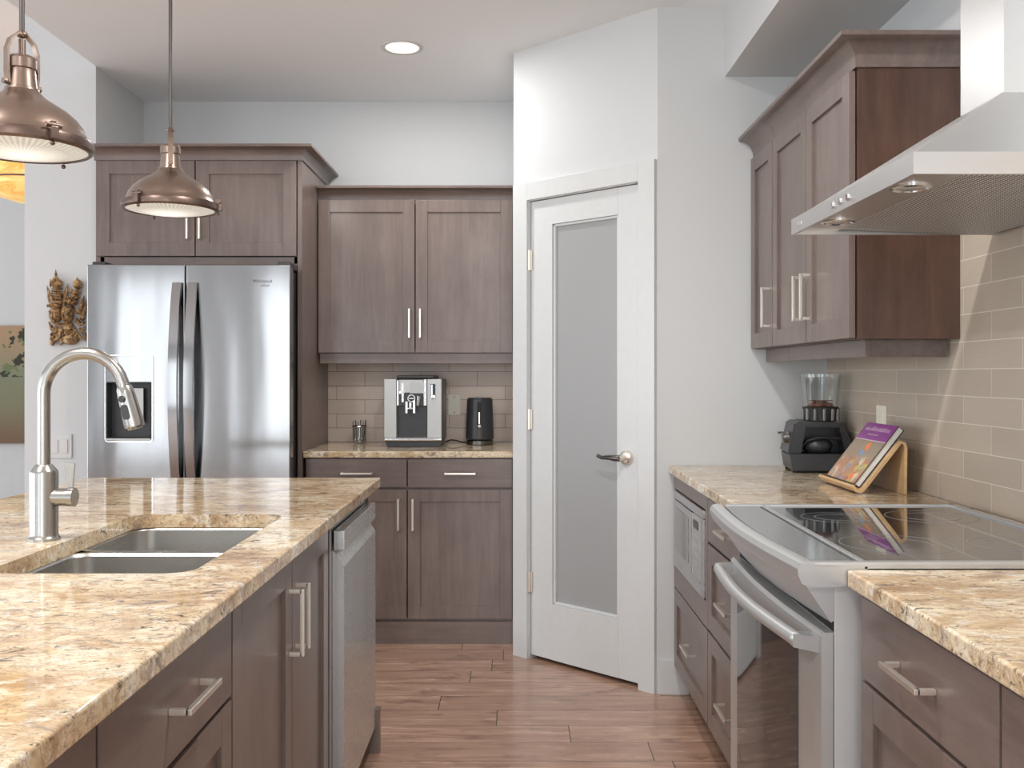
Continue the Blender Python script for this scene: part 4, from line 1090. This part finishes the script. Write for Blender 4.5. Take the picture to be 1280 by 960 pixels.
# woman's headdress
cb(450, 420, 60, 34, 0.028, 0.028); cb(470, 365, 52, 34, 0.024, 0.024); cb(490, 310, 48, 30, 0.022, 0.022)
for i in range(6): cb(400+i*22, 430-(i % 2)*18, 12, 14, 0.010, 0.052)
for i in range(5): cb(430+i*22, 375-(i % 2)*16, 12, 13, 0.010, 0.046)
for s_ in (0, 1): cb(450+s_*75, 300, 20, 26, 0.012, 0.036)
cb(508, 225, 50, 56, 0.022, 0.024); cb(508, 230, 34, 40, 0.014, 0.040); leaf([(505, 185), (498, 150)], [22, 4], 0.02)
# side wings / flames
leaf([(215, 470), (190, 360), (162, 235)], [26, 22, 4]); leaf([(235, 400), (205, 330), (180, 270)], [18, 14, 4], 0.02)
leaf([(215, 500), (205, 560), (220, 640)], [22, 26, 10], 0.014)
leaf([(350, 420), (362, 330), (400, 215)], [20, 18, 4], 0.02); leaf([(370, 420), (385, 330), (412, 240)], [18, 14, 4], 0.028); leaf([(350, 470), (348, 380), (352, 300)], [14, 14, 6], 0.02)
leaf([(520, 560), (540, 450), (572, 345)], [26, 24, 5], 0.016); leaf([(545, 600), (575, 500), (580, 400)], [24, 20, 6], 0.012)
leaf([(490, 620), (530, 660), (580, 640)], [18, 22, 10], 0.02); cb(520, 520, 28, 30, 0.014, 0.026); cb(560, 580, 22, 40, 0.012, 0.020)
for i in range(6): cb(505+i*14, 600+(i % 3)*18, 12, 14, 0.010, 0.028)
# lower scrolls
leaf([(185, 630), (215, 700), (260, 760)], [6, 24, 20], 0.014); leaf([(260, 700), (230, 790), (205, 880)], [30, 34, 14], 0.014)
leaf([(350, 715), (300, 800), (235, 885)], [22, 20, 10], 0.028); leaf([(300, 720), (255, 820), (225, 890)], [16, 20, 14], 0.018)
leaf([(320, 820), (340, 860), (310, 885)], [22, 18, 8], 0.016); leaf([(470, 700), (530, 790), (590, 830)], [18, 18, 6], 0.028)
leaf([(520, 700), (570, 760), (585, 840)], [14, 18, 6], 0.016); leaf([(540, 720), (570, 700), (590, 675)], [12, 14, 4], 0.016)
for i in range(8): cb(345+i*24, 770-int(14*math.sin(i/7*PI))+ (i % 2)*10, 13, 15, 0.010, 0.040)
for i in range(6): cb(225+(i % 3)*26, 680+i*30, 14, 16, 0.010, 0.026)
cb(425, 840, 62, 34, 0.016, 0.034)
x, z = cpt(380, 880)
single('wall_carving', mb, M['carved'], 'carved wooden relief of two crowned heads on the wall beside the fridge', 'wall carving', (x, 4.648, z))

# ------------------------------------------------------------------ back counter items
CF = 4.86
u = 0.1406/F*CF   # metres per crop pixel
def ux(cx): return (470+cx*0.1406-642)/F*CF
def uz(cy): return EYE-(450+cy*0.1406-468)/F*CF
z0 = CT; zoff = CT-uz(785)
Z = lambda cy: uz(cy)+zoff
t = thing('coffee_machine', 'silver and black automatic coffee machine on the back counter', 'coffee machine', (ux(325), 5.02, CT))
yb_ = 5.18
part('body', MB().box(ux(82), ux(588), CF+0.045, yb_, Z(735), Z(178), 0.006), M['dark'], t)
for a, b in ((70, 182), (455, 583)):
    part('side_panel', MB().box(ux(a), ux(b), CF, yb_-0.08, Z(705), Z(178), 0.004), M['silver'], t)
mb = MB(); mb.prism([(ux(96), CT+0.001), (ux(560), CT+0.001), (ux(580), Z(728)), (ux(78), Z(728))], CF+0.004, yb_, 'y', 0.003)
part('base', mb, M['black'], t)
part('drip_tray', MB().box(ux(76), ux(585), CF-0.012, CF+0.10, Z(728), Z(704), 0.004), M['chrome'], t)
mb = MB()
for i in range(14): mb.box(ux(190+i*19), ux(199+i*19), CF-0.004, CF+0.09, Z(704), Z(697), 0.001)
part('grille', mb, M['steel'], t)
part('niche', MB().box(ux(182), ux(455), CF+0.04, CF+0.05, Z(700), Z(420)).box(ux(182), ux(455), CF+0.036, CF+0.042, Z(526), Z(518)), M['dark'], t)
hd = part('brewing_head', MB().box(ux(182), ux(455), CF+0.012, CF+0.05, Z(420), Z(150), 0.003), M['dark'], t)
part('lid', MB().box(ux(184), ux(515), CF+0.0, yb_-0.02, Z(178), Z(145), 0.006), M['black'], t)
part('glass_front', MB().box(ux(205), ux(420), CF+0.006, CF+0.012, Z(300), Z(185), 0.002), M['silver'], hd)
part('display', MB().box(ux(300), ux(425), CF+0.002, CF+0.008, Z(305), Z(205), 0.001), M['screen'], hd)
part('chrome_bar', MB().box(ux(187), ux(200), CF+0.004, CF+0.02, Z(415), Z(190), 0.001), M['chrome'], hd)
part('chrome_bar', MB().box(ux(228), ux(246), CF+0.002, CF+0.014, Z(385), Z(215), 0.001).box(ux(205), ux(252), CF+0.0, CF+0.014, Z(310), Z(285), 0.001), M['chrome'], hd)
part('chrome_bar', MB().box(ux(425), ux(447), CF+0.004, CF+0.02, Z(415), Z(180), 0.001), M['chrome'], hd)
mb = MB(); mb.lathe([(35*u, -0.006), (35*u, 0.006), (26*u, 0.006), (26*u, -0.006), (35*u, -0.006)], (ux(316), CF-0.002, Z(350)), 32, 'y'); mb.box(ux(295), ux(338), CF-0.006, CF, Z(355), Z(345))
part('emblem_ring', mb, M['chrome'], hd)
mb = MB(); mb.box(ux(268), ux(286), CF-0.03, CF-0.012, Z(482), Z(375), 0.002).box(ux(335), ux(354), CF-0.03, CF-0.012, Z(482), Z(365), 0.002).box(ux(286), ux(335), CF-0.026, CF+0.012, Z(445), Z(432), 0.001).box(ux(300), ux(318), CF-0.02, CF+0.012, Z(440), Z(388), 0.001)
part('spout', mb, M['chrome'], hd)
part('milk_nozzle', MB().cyl((ux(378), CF-0.005, Z(330)), (ux(370), CF-0.005, Z(415)), 22*u, 20, 15*u), M['chrome'], hd)
part('selector_slot', MB().box(ux(484), ux(528), CF-0.003, CF+0.004, Z(345), Z(222), 0.002), M['dark'], t)
mb = MB(); mb.box(ux(490), ux(502), CF-0.006, CF, Z(330), Z(228), 0.001); mb.lathe([(0, -0.014), (17*u, -0.013), (21*u, -0.008), (21*u, 0.002)], (ux(508), CF, Z(335)), 28, 'y')
part('selector_knob', mb, M['chrome'], t)

# kettle
kx, ky = (599.5-642)/F*5.03, 5.05
t = thing('kettle', 'dark grey electric kettle on the back counter by the pantry wall', 'kettle', (kx, ky, CT))
mb = MB(); mb.lathe([(0.0, 0.0), (0.066, 0.0), (0.070, 0.003), (0.0705, 0.020), (0.064, 0.027), (0, 0.027)], (kx, ky, CT), 40); part('base', mb, M['darknickel'], t)
mb = MB(); mb.lathe([(0.0, 0.028), (0.068, 0.028), (0.0725, 0.034), (0.0725, 0.05), (0.070, 0.13), (0.0665, 0.215), (0.066, 0.234), (0.063, 0.237)], (kx, ky, CT), 48)
bd = part('body', mb, M['dark'], t)
mb = MB(); mb.lathe([(0.063, 0.236), (0.060, 0.242), (0.0, 0.244)], (kx, ky, CT), 40); mb.box(kx-0.010, kx+0.012, ky-0.072, ky-0.03, CT+0.232, CT+0.245, 0.003); part('lid', mb, M['black'], t)
mb = MB(); mb.tube([(kx-0.040, ky+0.03, CT+0.235), (kx-0.085, ky+0.04, CT+0.230), (kx-0.092, ky+0.04, CT+0.15), (kx-0.082, ky+0.04, CT+0.06), (kx-0.055, ky+0.03, CT+0.045)], 0.011, 14)
mb.bm.free()
mb = MB(); mb.tube([(kx-0.018, ky+0.05, CT+0.232), (kx-0.02, ky+0.105, CT+0.225), (kx-0.02, ky+0.11, CT+0.15), (kx-0.018, ky+0.10, CT+0.06), (kx-0.015, ky+0.06, CT+0.045)], 0.012, 14)
part('handle', mb, M['black'], t)
part('water_window', MB().box(kx-0.010, kx+0.010, ky-0.0755, ky-0.060, CT+0.085, CT+0.222, 0.002), M['blackm'], bd)
mb = MB(); mb.box(kx-0.003, kx+0.003, ky-0.077, ky-0.07, CT+0.11, CT+0.17, 0.001); mb.lathe([(0, -0.008), (0.008, -0.006), (0.010, 0.0)], (kx+0.002, ky-0.074, CT+0.098), 20, 'y'); part('switch', mb, M['chrome'], bd)
mb = MB(); mb.tube([(ux(588)+0.001, 5.10, CT+0.012), (ux(588)+0.03, 5.08, CT+0.022), (ux(588)+0.06, 5.07, CT+0.020), (kx-0.095, 5.06, CT+0.012), (kx-0.071, 5.05, CT+0.010)], 0.0035, 8)
single('power_cord', mb, M['black'], 'thin black cord lying between the coffee machine and the kettle', 'cord', (ux(588)+0.05, 5.08, CT))
# jar with spoons
jx, jy = (450-642)/F*5.12, 5.10
prof = [(0.0, 0.001), (0.030, 0.001), (0.034, 0.005), (0.0355, 0.03), (0.0365, 0.085), (0.0385, 0.088), (0.0385, 0.096), (0.036, 0.097), (0.0345, 0.085), (0.0335, 0.03), (0.031, 0.008), (0.0, 0.006)]
t = thing('glass_jar', 'small clear glass jar at the left of the back counter', 'jar', (jx, jy, CT))
part('jar_wall', MB().lathe(prof, (jx, jy, CT), 36), M['thin'], t)
part('rim', MB().lathe([(0.0385, 0.088), (0.0400, 0.090), (0.0400, 0.095), (0.0385, 0.097)], (jx, jy, CT), 36), M['chrome'], t, 'metal rim')
labs = ['leftmost spoon leaning out of the glass jar', 'second spoon from the left in the glass jar', 'middle upright spoon in the glass jar', 'spoon right of the middle one in the glass jar', 'second spoon from the right in the glass jar', 'rightmost spoon leaning out of the glass jar']
for i in range(6):
    a = -1+2*i/5; top = Vector((jx+a*0.031, jy-0.018+0.0072*i, CT+0.118+0.006*(i % 2))); bot = Vector((jx+a*0.019, jy-0.013+0.0052*i, CT+0.024))
    mb = MB(); mb.tube([bot, (bot+top)/2, top], [0.0018, 0.0022, 0.0034], 8); mb.ball(bot, 0.004, 0.0022, 0.009, None, 10, 8)
    single('spoon', mb, M['chrome'] if i % 2 == 0 else M['darknickel'], labs[i], 'spoon', tuple(bot), 'spoons in the glass jar')

# ------------------------------------------------------------------ blender appliance (local, x right, y back, z up)
t = thing('blender', 'black countertop blender with clear jar in the right corner', 'blender', (1.125, 3.675, CT+0.0005), math.radians(-6))
bx0, bx1, by0, by1 = -0.085, 0.115, -0.10, 0.10
P = lambda n, mb, m, par=t, lab=None: part(n, mb, m, par, lab, local=True)
mb = MB(); mb.prism([(-0.090, 0.008), (0.118, 0.008), (0.122, 0.070), (-0.100, 0.070)], by0, by1, 'y', 0.004); P('base', mb, M['dark'])
mb = MB()
# left control housing, back wall, right post, top deck around an open side recess
mb.prism([(-0.102, 0.072), (-0.058, 0.072), (-0.040, 0.186), (-0.066, 0.190), (-0.080, 0.180)], by0, by1, 'y', 0.003)
mb.prism([(0.100, 0.072), (0.122, 0.072), (0.118, 0.120), (0.095, 0.176), (0.075, 0.176)], by0, by1, 'y', 0.003)
mb.box(-0.062, 0.105, 0.0, by1, 0.070, 0.180, 0.003)
mb.prism([(-0.050, 0.168), (0.088, 0.168), (0.075, 0.188), (-0.045, 0.190)], by0+0.004, by1, 'y', 0.003)
P('housing', mb, M['black'])
mb = MB(); mb.prism([(-0.105, 0.075), (-0.100, 0.072), (-0.079, 0.178), (-0.082, 0.182)], by0+0.012, by1-0.012, 'y', 0.001); P('control_panel', mb, M['dark'])
mb = MB(Matrix.Translation((-0.093, -0.03, 0.128)) @ Matrix.Rotation(math.radians(-10), 4, 'Y')); mb.lathe([(0.0, -0.022), (0.017, -0.020), (0.022, -0.004), (0.026, 0.0)], (0, 0, 0), 28, 'x'); mb.box(-0.026, -0.004, -0.004, 0.004, -0.02, 0.02, 0.001); P('dial', mb, M['darknickel'])
mb = MB(Matrix.Translation((-0.090, 0.05, 0.140))); mb.box(-0.030, -0.0, -0.005, 0.005, -0.004, 0.004, 0.001); P('switch', mb, M['darknickel'])
mb = MB(); mb.ball((0.010, -0.045, 0.098), 0.055, 0.045, 0.034); mb.tube([(-0.05, -0.07, 0.095), (-0.035, -0.085, 0.118), (0.0, -0.090, 0.130), (0.05, -0.088, 0.130), (0.085, -0.08, 0.127)], 0.004, 8); P('side_recess_cover', mb, M['dark'])
for x in (-0.075, 0.095):
    for y in (-0.08, 0.08): P('foot', MB().cyl((x, y, 0), (x, y, 0.012), 0.012, 12), M['blackm'])
jc = (0.030, 0.0, 0)
mb = MB(); mb.lathe([(0.0, 0.188), (0.058, 0.188), (0.062, 0.192), (0.066, 0.234), (0.068, 0.240), (0.060, 0.242), (0.0, 0.242)], jc, 12); P('collar', mb, M['dark'])
mb = MB()
for k in range(12):
    a = 2*PI*k/12; c_x, c_y = jc[0]+0.064*math.cos(a), 0.064*math.sin(a); mb.box(c_x-0.006, c_x+0.006, c_y-0.006, c_y+0.006, 0.190, 0.236, 0.002)
P('grip_ribs', mb, M['darknickel'])
jar = P('jar', MB().lathe([(0.062, 0.243), (0.064, 0.25), (0.0735, 0.352), (0.0755, 0.352), (0.0755, 0.364), (0.072, 0.364), (0.0705, 0.350), (0.060, 0.252)], jc, 48), M['thin'])
mb = MB(); mb.lathe([(0.0, 0.262), (0.020, 0.262), (0.030, 0.258), (0.044, 0.256), (0.048, 0.244), (0.05, 0.243)], jc, 32); mb.box(jc[0]-0.045, jc[0]+0.045, -0.006, 0.006, 0.262, 0.266, 0.001); P('blade_assembly', mb, M['redring'], jar, 'red-brown blade base')

# ------------------------------------------------------------------ book stand + cookbook
Y0, Y1 = 2.945, 3.275
foot = (1.046, CT+0.001); apex = (1.168, CT+0.158)
dx, dz = apex[0]-foot[0], apex[1]-foot[1]; Ls = math.hypot(dx, dz); ex = Vector((dx/Ls, dz/Ls)); ez = Vector((-dz/Ls, dx/Ls))  # ez points to the front
def sp(a, b): return (foot[0]+ex.x*a+ez.x*b, foot[1]+ex.y*a+ez.y*b)
th = 0.009
center = [sp(0.004, 0.030), sp(0.002, 0.015), sp(0.006, 0.004), sp(0.02, 0.0)]
center += [sp(Ls*0.5, 0), sp(Ls*0.94, 0), (apex[0]+0.001, apex[1]+0.000), (apex[0]+0.012, apex[1]-0.004), (apex[0]+0.016, apex[1]-0.016), (apex[0]+0.015, CT+0.08), (apex[0]+0.014, CT+0.001)]
center[0] = (center[0][0], center[0][1]+0.003)
def band(cen, th):
    out, inn = [], []
    for i, p in enumerate(cen):
        a = Vector(cen[max(0, i-1)]); b = Vector(cen[min(len(cen)-1, i+1)]); d = (b-a).normalized(); nn = Vector((-d.y, d.x))
        out.append(tuple(Vector(p)+nn*th/2)); inn.append(tuple(Vector(p)-nn*th/2))
    return out+inn[::-1]
o2 = band(center, th); lo = min(p[1] for p in o2[:8]+o2[-8:]); 
o2 = [(p[0], max(p[1], CT+0.0008)) for p in o2]
mb = MB(); mb.loft([[(p[0], Y0, p[1]) for p in o2], [(p[0], Y1, p[1]) for p in o2]])
single('book_stand', mb, M['plywood'], 'bent plywood cookbook stand on the right counter', 'book stand', (1.11, 3.1, CT), smooth=40)
# book frame: origin at lower near cover corner
b0 = sp(0.016, th/2+0.001)
Bt = 0.022; BH = 0.222; by_0, by_1 = 2.965, 3.225
mB = Matrix.Identity(4)   # local: x along +Y (width), y thickness (towards viewer = ez), z up the slope
for i, c in enumerate(((0, 1, 0), (ez.x, 0, ez.y), (ex.x, 0, ex.y), (b0[0], by_0, b0[1]))):
    for r in range(3): mB[r][i] = c[r]
W_ = by_1-by_0
t = thing('cookbook', 'cookbook with purple title band leaning on the plywood stand', 'book', (b0[0], by_0, b0[1]))
t.matrix_world = mB
def pb(n, mb, m, par=None, lab=None): return part(n, mb, m, par or t, lab, local=True)
pb('pages', MB().box(0.003, W_-0.002, 0.003, Bt-0.003, 0.003, BH-0.003), M['paper'])
cv = pb('cover', MB().box(0, W_, 0, 0.0025, 0, BH, 0.0005).box(0, W_, Bt-0.0025, Bt, 0, BH, 0.0005).box(W_-0.0025, W_, 0, Bt, 0, BH, 0.0005), M['dark'])
yf_ = Bt+0.0003
pb('photo_print', MB().box(0.002, W_-0.001, Bt-0.001, yf_, 0.002, BH*0.70), M['food'], cv, 'printed food photograph')
pb('title_band', MB().box(0.002, W_-0.001, Bt-0.001, yf_, BH*0.712, BH-0.001), M['purple'], cv, 'purple title band')
pb('band_line', MB().box(0.002, W_-0.001, Bt-0.001, yf_+0.0001, BH*0.70, BH*0.712), M['pinkline'], cv)
mb = MB(); random.seed(3)
# illegible cursive title strokes; x runs away from the camera so the line reads from far to near
xx = W_*0.90
while xx > W_*0.14:
    h = random.uniform(0.008, 0.018); wd = random.uniform(0.006, 0.011)
    pts = [(xx, yf_, BH*0.865), (xx-wd*0.3, yf_, BH*0.865+h), (xx-wd*0.55, yf_, BH*0.865+h*0.3), (xx-wd, yf_, BH*0.865+0.001)]
    mb.tube(pts, 0.0007, 5); xx -= wd+0.003
xx = W_*0.7
while xx > W_*0.38:
    mb.tube([(xx, yf_, BH*0.79), (xx-0.002, yf_, BH*0.79+0.006), (xx-0.005, yf_, BH*0.79)], 0.0005, 5); xx -= 0.008
pb('title_strokes', mb, M['pinkline'], cv)
def disc(x, z, r, n=24, sq=1.0): 
    m2 = MB(); m2.prism([(x+r*math.cos(2*PI*i/n), z+r*sq*math.sin(2*PI*i/n)) for i in range(n)], Bt-0.001, yf_+0.0003, 'y'); return m2
pb('printed_dish', disc(W_*0.42, BH*0.60, 0.017), M['orange'], cv)
pb('printed_dish', disc(W_*0.46, BH*0.50, 0.014, 24, 1.0), M['bluep'], cv)
pb('printed_dish', disc(W_*0.25, BH*0.10, 0.017, 24, 0.7), M['orange'], cv)
